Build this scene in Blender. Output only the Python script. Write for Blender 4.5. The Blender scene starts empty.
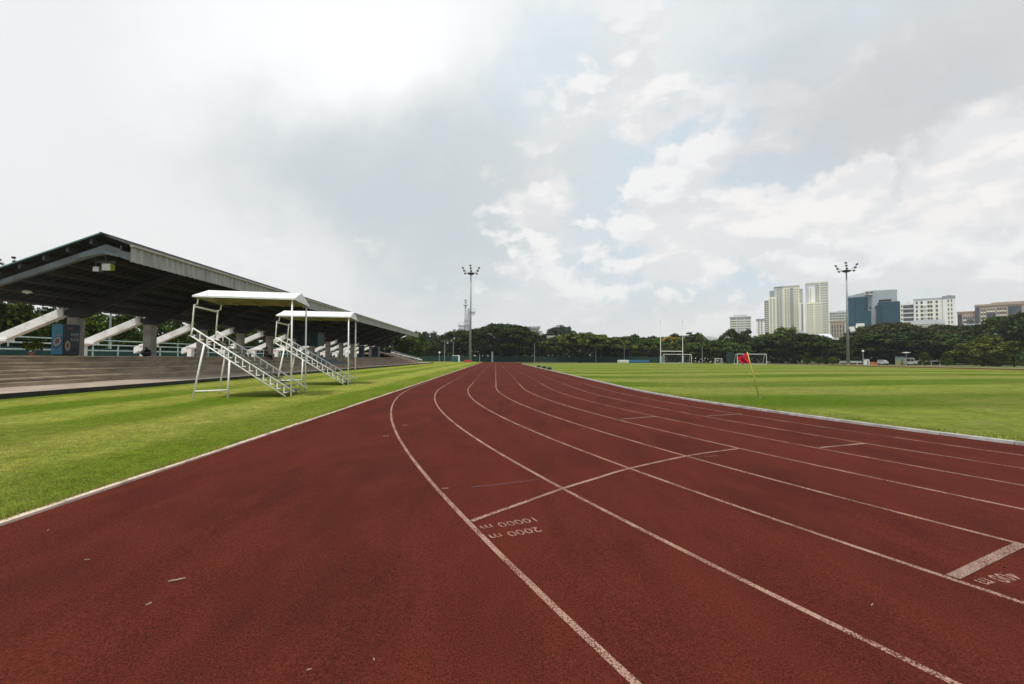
import bpy, bmesh, math, random
import numpy as np
from mathutils import Vector, Matrix

random.seed(7)
rng = np.random.default_rng(11)
S = bpy.context.scene
C = bpy.context.collection
PI = math.pi

# ------------------------------------------------------------------ camera
FPX, CAMH, YAW, PITCH, ROLL = 455.0, 1.353, 0.03606, 0.03495, 0.0052
def rot(x, y, z):
    c, s = math.cos(ROLL), math.sin(ROLL); x, z = c*x - s*z, s*x + c*z
    c, s = math.cos(PITCH), math.sin(PITCH); y, z = c*y - s*z, s*y + c*z
    c, s = math.cos(YAW), math.sin(YAW); x, y = c*x + s*y, -s*x + c*y
    return Vector((x, y, z))
FWD, RIGHT, UP = rot(0, 1, 0), rot(1, 0, 0), rot(0, 0, 1)
cam_data = bpy.data.cameras.new('camera')
cam = bpy.data.objects.new('camera', cam_data); C.objects.link(cam)
M4 = Matrix.Identity(4)
for r in range(3):
    M4[r][0], M4[r][1], M4[r][2] = RIGHT[r], UP[r], -FWD[r]
M4[2][3] = CAMH
cam.matrix_world = M4
cam_data.sensor_width = 36.0
cam_data.lens = FPX/1024*36
cam_data.clip_end = 6000
cam_data.clip_start = 0.05
S.camera = cam

def ray(px, py): return rot((px-512)/FPX, 1.0, -(py-342)/FPX)
def at_y(px, py, Y):
    d = ray(px, py); t = Y/d.y; return Vector((d.x*t, Y, CAMH + d.z*t))
def at_x(px, py, X):
    d = ray(px, py); t = X/d.x; return Vector((X, d.y*t, CAMH + d.z*t))
def at_d(px, py, D):
    d = ray(px, py); return Vector((d.x*D, d.y*D, CAMH + d.z*D))
def ground_at(px, py, dz=0.0):
    d = ray(px, py); t = 5.0
    for _ in range(60):
        z = height(d.x*t, d.y*t) + dz
        t2 = (z - CAMH)/d.z
        t = 0.5*t + 0.5*min(max(t2, .5), 400)
    return Vector((d.x*t, d.y*t, height(d.x*t, d.y*t)))

# ------------------------------------------------------------------ oval geometry
CX, CY, R0, LANE, CY2, LK = 42.63, 21.24, 36.5, 1.22, 105.63, -3.82
def height(x, y):
    h = -0.008*min(max(x, -6.0), 12.0)
    # distance inside the kerb: the turf crowns gently towards the middle
    if y < CY: d = R0 - math.hypot(x-CX, y-CY)
    elif y > CY2: d = R0 - math.hypot(x-CX, y-CY2)
    else: d = R0 - abs(x-CX)
    if d > 1:
        t = min((d-1)/28.0, 1.0); h += 0.34*t*t*(3-2*t)
    return h

# ------------------------------------------------------------------ materials
MATS = {}
def N(nt, t, **kw):
    n = nt.nodes.new(t)
    for k, v in kw.items(): setattr(n, k, v)
    return n
def mat(name, base, base2=None, scale=3.0, rough=0.6, bump=0.0, metal=0.0, spec=0.5, island=0.0, detail=6.0, stretch=None, bscale=None, contrast=(0.35, 0.65)):
    if name in MATS: return MATS[name]
    m = bpy.data.materials.new(name); m.use_nodes = True
    nt = m.node_tree; p = nt.nodes['Principled BSDF']; L = nt.links.new
    p.inputs['Roughness'].default_value = rough
    p.inputs['Metallic'].default_value = metal
    p.inputs['Specular IOR Level'].default_value = spec
    base2 = base2 or tuple(c*0.82 for c in base)
    tc = N(nt, 'ShaderNodeTexCoord'); mp = N(nt, 'ShaderNodeMapping')
    L(tc.outputs['Object'], mp.inputs['Vector'])
    if stretch: mp.inputs['Scale'].default_value = stretch
    ns = N(nt, 'ShaderNodeTexNoise'); ns.inputs['Scale'].default_value = scale; ns.inputs['Detail'].default_value = detail
    L(mp.outputs['Vector'], ns.inputs['Vector'])
    rp = N(nt, 'ShaderNodeValToRGB')
    rp.color_ramp.elements[0].position, rp.color_ramp.elements[1].position = contrast
    rp.color_ramp.elements[0].color = (*base2, 1); rp.color_ramp.elements[1].color = (*base, 1)
    L(ns.outputs['Fac'], rp.inputs['Fac'])
    out = rp.outputs['Color']
    if island:
        ge = N(nt, 'ShaderNodeNewGeometry'); hs = N(nt, 'ShaderNodeHueSaturation')
        mr = N(nt, 'ShaderNodeMapRange'); mr.inputs['To Min'].default_value = 1-island; mr.inputs['To Max'].default_value = 1+island
        L(ge.outputs['Random Per Island'], mr.inputs['Value']); L(mr.outputs['Result'], hs.inputs['Value'])
        m2 = N(nt, 'ShaderNodeMapRange'); m2.inputs['To Min'].default_value = .485; m2.inputs['To Max'].default_value = .515
        L(ns.outputs['Fac'], m2.inputs['Value']); L(m2.outputs['Result'], hs.inputs['Hue'])
        L(out, hs.inputs['Color']); out = hs.outputs['Color']
    L(out, p.inputs['Base Color'])
    if bump:
        b = N(nt, 'ShaderNodeBump'); b.inputs['Strength'].default_value = bump; b.inputs['Distance'].default_value = 0.02
        n2 = ns
        if bscale:
            n2 = N(nt, 'ShaderNodeTexNoise'); n2.inputs['Scale'].default_value = bscale; n2.inputs['Detail'].default_value = 4
            L(mp.outputs['Vector'], n2.inputs['Vector'])
        L(n2.outputs['Fac'], b.inputs['Height']); L(b.outputs['Normal'], p.inputs['Normal'])
    MATS[name] = m
    return m

def mixc(nt, fac, a, b, mode='MIX'):
    n = N(nt, 'ShaderNodeMix', data_type='RGBA', blend_type=mode)
    L = nt.links.new
    for sock, v in ((n.inputs[0], fac), (n.inputs[6], a), (n.inputs[7], b)):
        if isinstance(v, (int, float)): sock.default_value = v
        elif isinstance(v, tuple): sock.default_value = (*v, 1)
        else: L(v, sock)
    return n.outputs[2]
def noise(nt, vec, scale, detail=4.0, rough=0.5, dist=0.0):
    n = N(nt, 'ShaderNodeTexNoise'); n.inputs['Scale'].default_value = scale; n.inputs['Detail'].default_value = detail
    n.inputs['Roughness'].default_value = rough; n.inputs['Distortion'].default_value = dist
    nt.links.new(vec, n.inputs['Vector']); return n.outputs['Fac']
def ramp(nt, fac, lo, hi, a=0.0, b=1.0, smooth=False):
    n = N(nt, 'ShaderNodeMapRange'); n.inputs['From Min'].default_value = lo; n.inputs['From Max'].default_value = hi
    n.inputs['To Min'].default_value = a; n.inputs['To Max'].default_value = b
    if smooth: n.interpolation_type = 'SMOOTHSTEP'
    if isinstance(fac, (int, float)): n.inputs[0].default_value = fac
    else: nt.links.new(fac, n.inputs[0])
    return n.outputs[0]
def mathn(nt, op, a, b=0.0, c=0.0):
    n = N(nt, 'ShaderNodeMath', operation=op)
    for i, v in enumerate((a, b, c)):
        if isinstance(v, (int, float)): n.inputs[i].default_value = v
        else: nt.links.new(v, n.inputs[i])
    return n.outputs[0]

def track_color(nt):
    """granular red polyurethane: returns (colour socket, height socket, vector)"""
    tc = N(nt, 'ShaderNodeTexCoord'); v = tc.outputs['Object']
    big = noise(nt, v, 0.35, 5, .6, .6)
    mp = N(nt, 'ShaderNodeMapping'); mp.inputs['Scale'].default_value = (1.0, .35, 1.0); mp.inputs['Rotation'].default_value = (0, 0, .5)
    nt.links.new(v, mp.inputs['Vector'])
    mid = noise(nt, mp.outputs['Vector'], 2.2, 6, .62, .3)
    fine = noise(nt, v, 95, 3, .6)
    grain = noise(nt, v, 260, 2, .6)
    c = mixc(nt, ramp(nt, big, .34, .66), (0.118, 0.0285, 0.021), (0.146, 0.0345, 0.0245))
    c = mixc(nt, ramp(nt, mid, .40, .68, 0, .8), c, (0.176, 0.041, 0.027))
    c = mixc(nt, ramp(nt, noise(nt, mp.outputs['Vector'], .9, 6, .6, .8), .50, .72, 0, .55), c, (0.066, 0.021, 0.017))
    g = ramp(nt, fine, .34, .66, .64, 1.36)
    g2 = ramp(nt, grain, .30, .70, .42, 1.58)
    c = mixc(nt, 1.0, c, g, 'MULTIPLY'); c = mixc(nt, 1.0, c, g2, 'MULTIPLY')
    c = mixc(nt, 1.0, c, (.60, .53, .475), 'MULTIPLY')
    # pale worn granules
    pal = ramp(nt, noise(nt, v, 150, 1, .5), .74, .80, 0, .5)
    c = mixc(nt, pal, c, (0.30, 0.13, 0.09))
    hgt = mathn(nt, 'ADD', fine, mathn(nt, 'MULTIPLY', grain, .6))
    return c, hgt, v
def track_material(paint=None, wear=.5, name='red_track_rubber'):
    m = bpy.data.materials.new(name); m.use_nodes = True; nt = m.node_tree; p = nt.nodes['Principled BSDF']
    c, hgt, v = track_color(nt)
    if paint:
        w = mathn(nt, 'ADD', noise(nt, v, 105, 3, .7), mathn(nt, 'MULTIPLY', noise(nt, v, 2.6, 5, .65), .40))
        f = ramp(nt, w, wear-.035, wear+.035, 1, .05)
        pc = mixc(nt, noise(nt, v, 60, 3), paint, tuple(x*.72 for x in paint))
        c = mixc(nt, f, c, pc)
    nt.links.new(c, p.inputs['Base Color'])
    p.inputs['Roughness'].default_value = .95; p.inputs['Specular IOR Level'].default_value = .04
    b = N(nt, 'ShaderNodeBump'); b.inputs['Strength'].default_value = .6; b.inputs['Distance'].default_value = .006
    nt.links.new(hgt, b.inputs['Height']); nt.links.new(b.outputs['Normal'], p.inputs['Normal'])
    return m
def turf_material(name, axis, period, phase, gain):
    m = bpy.data.materials.new(name); m.use_nodes = True; nt = m.node_tree; p = nt.nodes['Principled BSDF']; L = nt.links.new
    tc = N(nt, 'ShaderNodeTexCoord'); v = tc.outputs['Object']
    sx = N(nt, 'ShaderNodeSeparateXYZ'); L(v, sx.inputs[0])
    wob = mathn(nt, 'MULTIPLY', mathn(nt, 'SUBTRACT', noise(nt, v, .22, 4), .5), 1.6)
    s = mathn(nt, 'SINE', mathn(nt, 'MULTIPLY', mathn(nt, 'ADD', mathn(nt, 'ADD', sx.outputs[axis], wob), phase), 2*PI/period))
    stripe = ramp(nt, s, -.6, .6, 0, 1, True)
    big = noise(nt, v, .11, 5, .6)
    mid = noise(nt, v, 1.1, 6, .65)
    c = mixc(nt, stripe, (0.104, 0.165, 0.006), (0.270, 0.300, 0.038))
    c = mixc(nt, ramp(nt, big, .42, .68, 0, .75), c, (0.29, 0.262, 0.055))
    c = mixc(nt, ramp(nt, mid, .38, .62, 0, .5), c, (0.115, 0.175, 0.008))
    c = mixc(nt, ramp(nt, noise(nt, v, .5, 5, .7), .60, .72, 0, .55), c, (0.25, 0.195, 0.080))
    fine = noise(nt, v, 38, 4, .7)
    grain = noise(nt, v, 140, 2, .6)
    c = mixc(nt, 1.0, c, ramp(nt, noise(nt, v, 5.5, 5, .65), .3, .7, .72, 1.28), 'MULTIPLY')
    c = mixc(nt, 1.0, c, ramp(nt, fine, .3, .7, .55, 1.45), 'MULTIPLY')
    c = mixc(nt, 1.0, c, ramp(nt, grain, .3, .7, .7, 1.3), 'MULTIPLY')
    c = mixc(nt, 1.0, c, gain, 'MULTIPLY')
    L(c, p.inputs['Base Color']); p.inputs['Roughness'].default_value = 1; p.inputs['Specular IOR Level'].default_value = .04
    b = N(nt, 'ShaderNodeBump'); b.inputs['Strength'].default_value = .9; b.inputs['Distance'].default_value = .03
    L(mathn(nt, 'ADD', fine, mathn(nt, 'MULTIPLY', grain, .5)), b.inputs['Height']); L(b.outputs['Normal'], p.inputs['Normal'])
    return m

M_TRACK = track_material()
M_LINE = track_material((0.45, 0.28, 0.215), .718, 'worn_white_line')
M_LINE2 = track_material((0.46, 0.28, 0.22), .700, 'faded_lane_line')
M_LINE3 = track_material((0.36, 0.18, 0.14), .660, 'rubbed_out_lane_line')
M_TEXT = track_material((0.46, 0.275, 0.215), .715, 'worn_white_lettering')
M_BAR = track_material((0.38, 0.27, 0.22), .735, 'worn_grey_line')
M_BLUE = track_material((0.17, 0.095, 0.12), .70, 'faint_blue_line')
M_TURF = turf_material('field_turf', 1, 9.4, 1.0, (.77, .80, 1.12))
M_VERGE = turf_material('verge_turf', 0, 3.4, 0.3, (1.0, .98, 1.3))
M_WHITE = mat('chipped_white_paint', (.84, .84, .82), (.36, .26, .18), 7, .5, detail=10, contrast=(.27, .40))
M_ROOFWHITE = mat('white_roof_sheet', (.82, .83, .84), (.66, .66, .66), 2.5, .5)
M_BEAMW = mat('stained_white_concrete', (.82, .82, .80), (.58, .56, .52), 1.7, .75, detail=8, contrast=(.28, .5))
M_COL = mat('grey_column_concrete', (.40, .37, .33), (.27, .25, .22), 2.4, .8, .15, detail=8)
M_CONC = mat('weathered_concrete', (.38, .295, .21), (.16, .122, .09), 1.3, .9, .25, detail=9, stretch=(1, .45, 2.2), contrast=(.3, .68))
M_APRON = mat('pinkish_pavement', (.40, .32, .25), (.27, .21, .165), .9, .9, .2, detail=9)
M_DARKKERB = mat('mossy_dark_kerb', (.035, .032, .027), (.012, .012, .010), 3, .9, .3, detail=8)
M_KERB = mat('painted_kerb', (.64, .50, .40), (.30, .22, .165), 5, .7, .2, detail=8, contrast=(.3, .55))
M_KERBG = mat('grey_kerb', (.42, .40, .385), (.22, .20, .19), 4, .7, .2, detail=8, contrast=(.3, .6))
M_STEEL = mat('bluegrey_steel', (.155, .19, .205), (.10, .125, .135), 2.0, .55, detail=8)
M_DSTEEL = mat('dark_steel', (.022, .023, .023), (.014, .015, .015), 2, .6)
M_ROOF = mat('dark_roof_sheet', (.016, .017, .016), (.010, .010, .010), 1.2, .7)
M_TEALEDGE = mat('teal_trim', (.09, .19, .19), None, 4, .5)
M_FASCIA = mat('grey_ribbed_sheet', (.36, .36, .35), (.235, .235, .23), 1.4, .6, detail=8, stretch=(1, 1.2, .35), contrast=(.3, .62))
M_FASCTOP = mat('pale_sheet_edge', (.52, .47, .43), (.36, .31, .28), 1.2, .6)
M_RAIL = mat('pale_green_rail', (.40, .52, .50), (.28, .37, .36), 5, .5)
M_SCREEN = mat('teal_windscreen', (.018, .075, .072), (.012, .05, .05), 1.2, .9)
M_GSCREEN = mat('green_windscreen', (.008, .040, .030), (.005, .026, .020), .8, .9)
M_POLE = mat('galvanised_pole', (.30, .33, .355), (.22, .245, .265), 1.2, .45, metal=.2)
M_POLEB = mat('pale_blue_pole', (.36, .45, .53), None, 2, .5)
M_BLACK = mat('black_plastic', (.015, .015, .016), (.009, .009, .009), 8, .5)
M_TRUNK = mat('tree_bark', (.075, .055, .040), (.035, .027, .021), 3, .95, .5, stretch=(3, 3, .6))
def leafmat(n, a, b, isl=.45): return mat(n, a, b, .45, .75, spec=.05, island=isl, contrast=(.36, .64))
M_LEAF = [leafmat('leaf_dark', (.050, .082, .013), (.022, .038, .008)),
          leafmat('leaf_mid', (.090, .138, .018), (.036, .064, .010)),
          leafmat('leaf_light', (.145, .200, .024), (.070, .108, .014)),
          leafmat('leaf_yellowish', (.130, .150, .026), (.058, .080, .013)),
          leafmat('leaf_brownish', (.082, .080, .026), (.040, .050, .013)),
          leafmat('leaf_bluish', (.048, .078, .036), (.028, .050, .024))]
M_LONE = leafmat('leaf_lone_tree', (.20, .205, .040), (.085, .105, .018))
M_FLOWER = mat('yellow_blossom', (.36, .22, .02), None, 3, .8, island=.3)

# ------------------------------------------------------------------ mesh builder
class MB:
    def __init__(s): s.v, s.f = [], []
    def add(s, vs, fs):
        o = len(s.v); s.v += [tuple(v) for v in vs]; s.f += [tuple(i+o for i in f) for f in fs]; return s
    def box(s, x0, x1, y0, y1, z0, z1):
        return s.add([(x0,y0,z0),(x1,y0,z0),(x1,y1,z0),(x0,y1,z0),(x0,y0,z1),(x1,y0,z1),(x1,y1,z1),(x0,y1,z1)],
                     [(0,3,2,1),(4,5,6,7),(0,1,5,4),(1,2,6,5),(2,3,7,6),(3,0,4,7)])
    def bar(s, a, b, w, h=None, up=(0,0,1)):
        a, b = Vector(a), Vector(b); d = (b-a).normalized(); h = h or w
        u = Vector(up)
        if abs(d.dot(u)) > .98: u = Vector((1, 0, 0))
        r = d.cross(u).normalized(); u = r.cross(d).normalized()
        vs = [p + r*(i*w/2) + u*(j*h/2) for p in (a, b) for i, j in ((-1,-1),(1,-1),(1,1),(-1,1))]
        return s.add(vs, [(0,1,2,3),(7,6,5,4),(0,4,5,1),(1,5,6,2),(2,6,7,3),(3,7,4,0)])
    def tube(s, pts, r, n=8):
        pts = [Vector(p) for p in pts]; rs = r if isinstance(r, (list, tuple)) else [r]*len(pts)
        o = len(s.v); ref = None
        for i, p in enumerate(pts):
            d = ((pts[min(i+1, len(pts)-1)] - pts[max(i-1, 0)])).normalized()
            if ref is None: ref = Vector((1, 0, 0)) if abs(d.x) < .9 else Vector((0, 1, 0))
            a = d.cross(ref).normalized(); b = d.cross(a).normalized(); ref = -b
            for k in range(n):
                t = 2*PI*k/n; s.v.append(tuple(p + a*(math.cos(t)*rs[i]) + b*(math.sin(t)*rs[i])))
        for i in range(len(pts)-1):
            for k in range(n):
                k2 = (k+1) % n; s.f.append((o+i*n+k, o+i*n+k2, o+(i+1)*n+k2, o+(i+1)*n+k))
        s.f.append(tuple(o+k for k in range(n))[::-1]); s.f.append(tuple(o+(len(pts)-1)*n+k for k in range(n)))
        return s
    def prism_y(s, poly, y0, y1):      # poly in (x, z)
        n = len(poly); vs = [(x, y0, z) for x, z in poly] + [(x, y1, z) for x, z in poly]
        return s.add(vs, [tuple(range(n)), tuple(range(2*n-1, n-1, -1))] + [(i, i+n, (i+1) % n + n, (i+1) % n) for i in range(n)])
    def prism_x(s, poly, x0, x1):      # poly in (y, z)
        n = len(poly); vs = [(x0, y, z) for y, z in poly] + [(x1, y, z) for y, z in poly]
        return s.add(vs, [tuple(range(n)), tuple(range(2*n-1, n-1, -1))] + [(i, i+n, (i+1) % n + n, (i+1) % n) for i in range(n)])
    def prism_z(s, poly, z0, z1):
        n = len(poly); vs = [(x, y, z0) for x, y in poly] + [(x, y, z1) for x, y in poly]
        return s.add(vs, [tuple(range(n)), tuple(range(2*n-1, n-1, -1))] + [(i, i+n, (i+1) % n + n, (i+1) % n) for i in range(n)])
    def lathe(s, prof, c=(0,0,0), n=14):
        o = len(s.v)
        for r, z in prof:
            for k in range(n):
                t = 2*PI*k/n; s.v.append((c[0]+r*math.cos(t), c[1]+r*math.sin(t), c[2]+z))
        for i in range(len(prof)-1):
            for k in range(n):
                k2 = (k+1) % n; s.f.append((o+i*n+k, o+i*n+k2, o+(i+1)*n+k2, o+(i+1)*n+k))
        s.f.append(tuple(o+k for k in range(n))[::-1]); s.f.append(tuple(o+(len(prof)-1)*n+k for k in range(n)))
        return s
    def ellipsoid(s, c, rx, ry, rz, nu=12, nv=8, jit=0.0):
        o = len(s.v)
        for i in range(nv+1):
            ph = PI*i/nv
            for k in range(nu):
                t = 2*PI*k/nu; q = 1 + random.uniform(-jit, jit)
                s.v.append((c[0]+rx*q*math.sin(ph)*math.cos(t), c[1]+ry*q*math.sin(ph)*math.sin(t), c[2]+rz*q*math.cos(ph)))
        for i in range(nv):
            for k in range(nu):
                k2 = (k+1) % nu; s.f.append((o+i*nu+k, o+(i+1)*nu+k, o+(i+1)*nu+k2, o+i*nu+k2))
        return s
    def build(s, name, m, parent=None, loc=(0,0,0), rz=0.0, bevel=0.0, smooth=False):
        me = bpy.data.meshes.new(name); me.from_pydata(s.v, [], s.f); me.update()
        bm = bmesh.new(); bm.from_mesh(me); bmesh.ops.recalc_face_normals(bm, faces=bm.faces); bm.to_mesh(me); bm.free()
        me.materials.append(m)
        if smooth:
            for p in me.polygons: p.use_smooth = True
        o = bpy.data.objects.new(name, me); C.objects.link(o)
        o.location = loc; o.rotation_euler = (0, 0, rz)
        if parent: o.parent = parent
        if bevel:
            b = o.modifiers.new('bevel', 'BEVEL'); b.width = bevel; b.segments = 2; b.limit_method = 'ANGLE'
        return o
def tag(o, label, cat, group=None, kind=None):
    o['label'] = label; o['category'] = cat
    if group: o['group'] = group
    if kind: o['kind'] = kind
    return o
def empty(name, loc=(0,0,0), rz=0.0):
    o = bpy.data.objects.new(name, None); C.objects.link(o); o.location = loc; o.rotation_euler = (0,0,rz)
    o.empty_display_size = .2; return o
def thing(name, label, cat, loc=(0,0,0), rz=0.0, group=None): return tag(empty(name, loc, rz), label, cat, group)
def copy_tree(o, parent=None):
    c = o.copy(); C.objects.link(c)
    if parent: c.parent = parent
    for ch in list(o.children): copy_tree(ch, c)
    return c
def struct(o, label=None):
    o['kind'] = 'structure'
    if label: o['label'] = label
    return o
def np_mesh(name, verts, quads, m, parent=None):
    me = bpy.data.meshes.new(name); nv, nf, k = len(verts), len(quads), quads.shape[1]
    me.vertices.add(nv); me.vertices.foreach_set('co', verts.astype(np.float32).ravel())
    me.loops.add(nf*k); me.loops.foreach_set('vertex_index', quads.astype(np.int32).ravel())
    me.polygons.add(nf); me.polygons.foreach_set('loop_start', np.arange(0, nf*k, k, dtype=np.int32))
    me.update(calc_edges=True); me.validate(); me.materials.append(m)
    o = bpy.data.objects.new(name, me); C.objects.link(o)
    if parent: o.parent = parent
    return o
def ribbon(mb, pts, w, dz, closed=False):
    """flat strip of width w along ground points (x, y), following the ground"""
    P = [Vector((p[0], p[1])) for p in pts]; n = len(P); o = len(mb.v)
    for i in range(n):
        d = (P[min(i+1, n-1)] - P[max(i-1, 0)]).normalized(); q = Vector((-d.y, d.x))*w/2
        for e in (P[i]+q, P[i]-q): mb.v.append((e.x, e.y, height(P[i].x, P[i].y)+dz))
    for i in range(n-1): mb.f.append((o+2*i, o+2*i+1, o+2*i+3, o+2*i+2))
    return mb
def kerb_strip(mb, pts, w, z0, z1):
    P = [Vector((p[0], p[1])) for p in pts]; n = len(P); o = len(mb.v)
    for i in range(n):
        d = (P[min(i+1, n-1)] - P[max(i-1, 0)]).normalized(); q = Vector((-d.y, d.x))*w/2
        h = height(P[i].x, P[i].y)
        for e, z in ((P[i]+q, z0), (P[i]-q, z0), (P[i]-q*.85, z1), (P[i]+q*.85, z1)): mb.v.append((e.x, e.y, h+z))
    for i in range(n-1):
        a, b = o+4*i, o+4*i+4
        for k in range(4): mb.f.append((a+k, a+(k+1) % 4, b+(k+1) % 4, b+k))
    mb.f.append((o, o+1, o+2, o+3)); e = o+4*(n-1); mb.f.append((e+3, e+2, e+1, e))
    return mb

# ================================================================== SETTING
def grid_mesh(rows, m, name):
    """rows: list of lists of (x, y); same length each"""
    k = len(rows[0]); mb = MB()
    for r in rows:
        for x, y in r: mb.v.append((x, y, height(x, y)))
    for i in range(len(rows)-1):
        for j in range(k-1): mb.f.append((i*k+j, i*k+j+1, (i+1)*k+j+1, (i+1)*k+j))
    return mb
def merge(dst, src): dst.add(src.v, src.f)

M_GROUND = mat('rough_ground', (.095, .125, .020), (.115, .110, .032), .08, .95, detail=9)
gm = MB(); gm.add([(-900,-300,-.12),(1000,-300,-.12),(1000,1000,-.12),(-900,1000,-.12)], [(0,1,2,3)])
struct(gm.build('ground', M_GROUND))

tm = MB()
lin = lambda a, b, n: [a+(b-a)*i/n for i in range(n+1)]
rows = []
for i in range(91):                                   # near bend and the apron the camera stands on
    t = PI + PI*i/90; c, s = math.cos(t), math.sin(t)
    ro = min((CX-LK)/max(abs(c), 1e-6), 56/max(abs(s), 1e-6))
    rows.append([(CX+r*c, CY+r*s) for r in lin(R0, ro, 14)])
merge(tm, grid_mesh(rows, None, ''))
merge(tm, grid_mesh([[(x, y) for x in lin(LK, CX-R0, 10)] for y in lin(CY, CY2, 24)], None, ''))
merge(tm, grid_mesh([[(x, y) for x in lin(LK, CX-R0, 10)] for y in lin(CY2, 141, 10)], None, ''))
rows = []
for i in range(61):
    t = PI - PI*i/60; rows.append([(max(CX+r*math.cos(t), CX-R0), CY2+r*math.sin(t)) for r in lin(R0, R0+10, 4)])
merge(tm, grid_mesh(rows, None, ''))
merge(tm, grid_mesh([[(x, y) for x in lin(CX+R0, CX+R0+10, 4)] for y in lin(CY, CY2, 12)], None, ''))
track = struct(tm.build('running_track', M_TRACK))
for i in range(1, 9):                                 # lane lines, from the inside out
    R = R0 + LANE*i
    pts = [(CX-R, y) for y in lin(140, CY, 60)] + [(CX+R*math.cos(t), CY+R*math.sin(t)) for t in lin(PI, 1.85*PI, 160)[1:]]
    k0 = 58
    ribbon(MB(), pts[k0:], .043, .002).build('lane_line', M_LINE2 if i < 4 else M_LINE, track)
    ribbon(MB(), pts[:k0+1], .046, .002).build('lane_line', M_LINE3 if i != 5 else M_LINE2, track)
    if i in (1, 8):
        R2 = R
        pts = [(CX+R2*math.cos(t), CY2+R2*math.sin(t)) for t in lin(.78*PI, 0, 80)] + [(CX+R2, y) for y in lin(CY2, CY, 12)[1:]]
        ribbon(MB(), pts, .052, .004).build('lane_line', M_LINE, track)
def smooth_path(pts, n=10):
    P = [Vector(p) for p in pts]; out = []
    for i in range(len(P)-1):
        p0, p1, p2, p3 = P[max(i-1,0)], P[i], P[i+1], P[min(i+2, len(P)-1)]
        for k in range(n):
            t = k/n
            out.append(0.5*((2*p1)+(p2-p0)*t+(2*p0-5*p1+4*p2-p3)*t*t+(3*p1-p0-3*p2+p3)*t**3))
    return out+[P[-1]]
gp = lambda px, py: ground_at(px, py).to_2d()
ribbon(MB(), smooth_path([gp(*q) for q in ((471.5,521.6),(490.4,514.5),(525.6,502.2),(562.5,489),(599.4,477.6),(629.3,468.8),(690,455.6),(738,448.9))]), .045, .0045).build('start_line', M_LINE, track)
for a, b, w, mm in (((953,577.5),(1021,544.3),.068,M_BAR), ((820,447.8),(865.5,443.5),.055,M_LINE), ((620.6,419.3),(657,416.5),.055,M_BAR), ((707.6,416),(742,414),.055,M_BAR)):
    ribbon(MB(), [gp(*a), (gp(*a)+gp(*b))/2, gp(*b)], w, .0048).build('stagger_line', mm, track)
ribbon(MB(), smooth_path([gp(*q) for q in ((472,487.3),(500,484.5),(538,479.5))]), .035, .003).build('faded_blue_line', M_BLUE, track)

def lettering(text, left, right, hgt, dz=.003, paint=None):
    """painted text lying on the track, its reader facing the camera: first letter at the right-hand pixel"""
    a, b = gp(*right), gp(*left)
    cu = bpy.data.curves.new('text', 'FONT'); cu.body = text; cu.resolution_u = 3
    cu.offset = .004
    ob = bpy.data.objects.new('text', cu); C.objects.link(ob)
    dg = bpy.context.evaluated_depsgraph_get(); me = bpy.data.meshes.new_from_object(ob.evaluated_get(dg))
    bpy.data.objects.remove(ob)
    bm = bmesh.new(); bm.from_mesh(me)
    bmesh.ops.triangulate(bm, faces=bm.faces)
    xs = [v.co.x for v in bm.verts]; ys = [v.co.y for v in bm.verts]
    x0, x1, y1 = min(xs), max(xs), max(ys)
    d = (b-a); up = Vector((-d.y, d.x)).normalized()
    for v in bm.verts:
        p = a + d*((v.co.x-x0)/(x1-x0)) + up*(hgt*v.co.y/y1)
        v.co = (p.x, p.y, height(p.x, p.y)+dz)
    bm.to_mesh(me); bm.free()
    me.materials.clear(); me.materials.append(paint or M_TEXT)
    o = bpy.data.objects.new('distance_lettering', me); C.objects.link(o); o.parent = track
    return o
lettering('10000 m', (479.0,526.3), (532.5,517.8), .10)
lettering('2000 m', (488.0,535.3), (537,527.2), .10)
lettering('400 m', (973.5,580.5), (1003.5,571.5), .10)
lettering('4x400 m', (697.5,456.6), (716,455.4), .075, paint=M_LINE3)

rows = []
for i in range(0, 46):
    t = PI/2*i/45*1.0; rows.append((CY - R0*math.cos(t), R0*math.sin(t)))
for y in lin(CY, CY2, 34)[1:]: rows.append((y, R0))
for i in range(1, 46):
    t = PI/2*i/45; rows.append((CY2 + R0*math.sin(t), R0*math.cos(t)))
fm = grid_mesh([[(CX + max(hw, .05)*u, y) for u in (-1,-.97,-.93,-.88,-.82,-.75,-.66,-.56,-.45,-.3,-.15,0,.15,.3,.45,.6,.75,.88,1)] for y, hw in rows], None, '')
struct(fm.build('field_turf', M_TURF))
kp = [(CX-R0+.05, y) for y in lin(CY2+14, CY, 40)] + [(CX+(R0-.05)*math.cos(t), CY+(R0-.05)*math.sin(t)) for t in lin(PI, 2*PI, 120)[1:]]
kp = [(CX+(R0-.05)*math.cos(t), CY2+(R0-.05)*math.sin(t)) for t in lin(0, PI, 60)[:-1]] + [q for q in kp if q[1] <= CY2]
ik = MB()
def resample(P, step):
    P = [Vector(p) for p in P]; out = [P[0]]; acc = 0
    for a, b in zip(P, P[1:]):
        d = (b-a).length; t = step-acc
        while t < d: out.append(a+(b-a)*(t/d)); t += step
        acc = (acc+d) % step
    return out
kq = resample(kp, .5)
for i in range(0, len(kq)-2, 2):
    a, b, c_ = kq[i], kq[i+1], kq[i+2]; o_ = random.uniform(-.006, .006)
    kerb_strip(ik, [(a.x+o_, a.y), (b.x+o_, b.y), (b.x+(c_.x-b.x)*.975+o_, b.y+(c_.y-b.y)*.975)], .17, -.03, .05+random.uniform(-.005, .004))
struct(ik.build('inner_kerb', M_KERBG))
ok = MB(); y = -25.0
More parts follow.
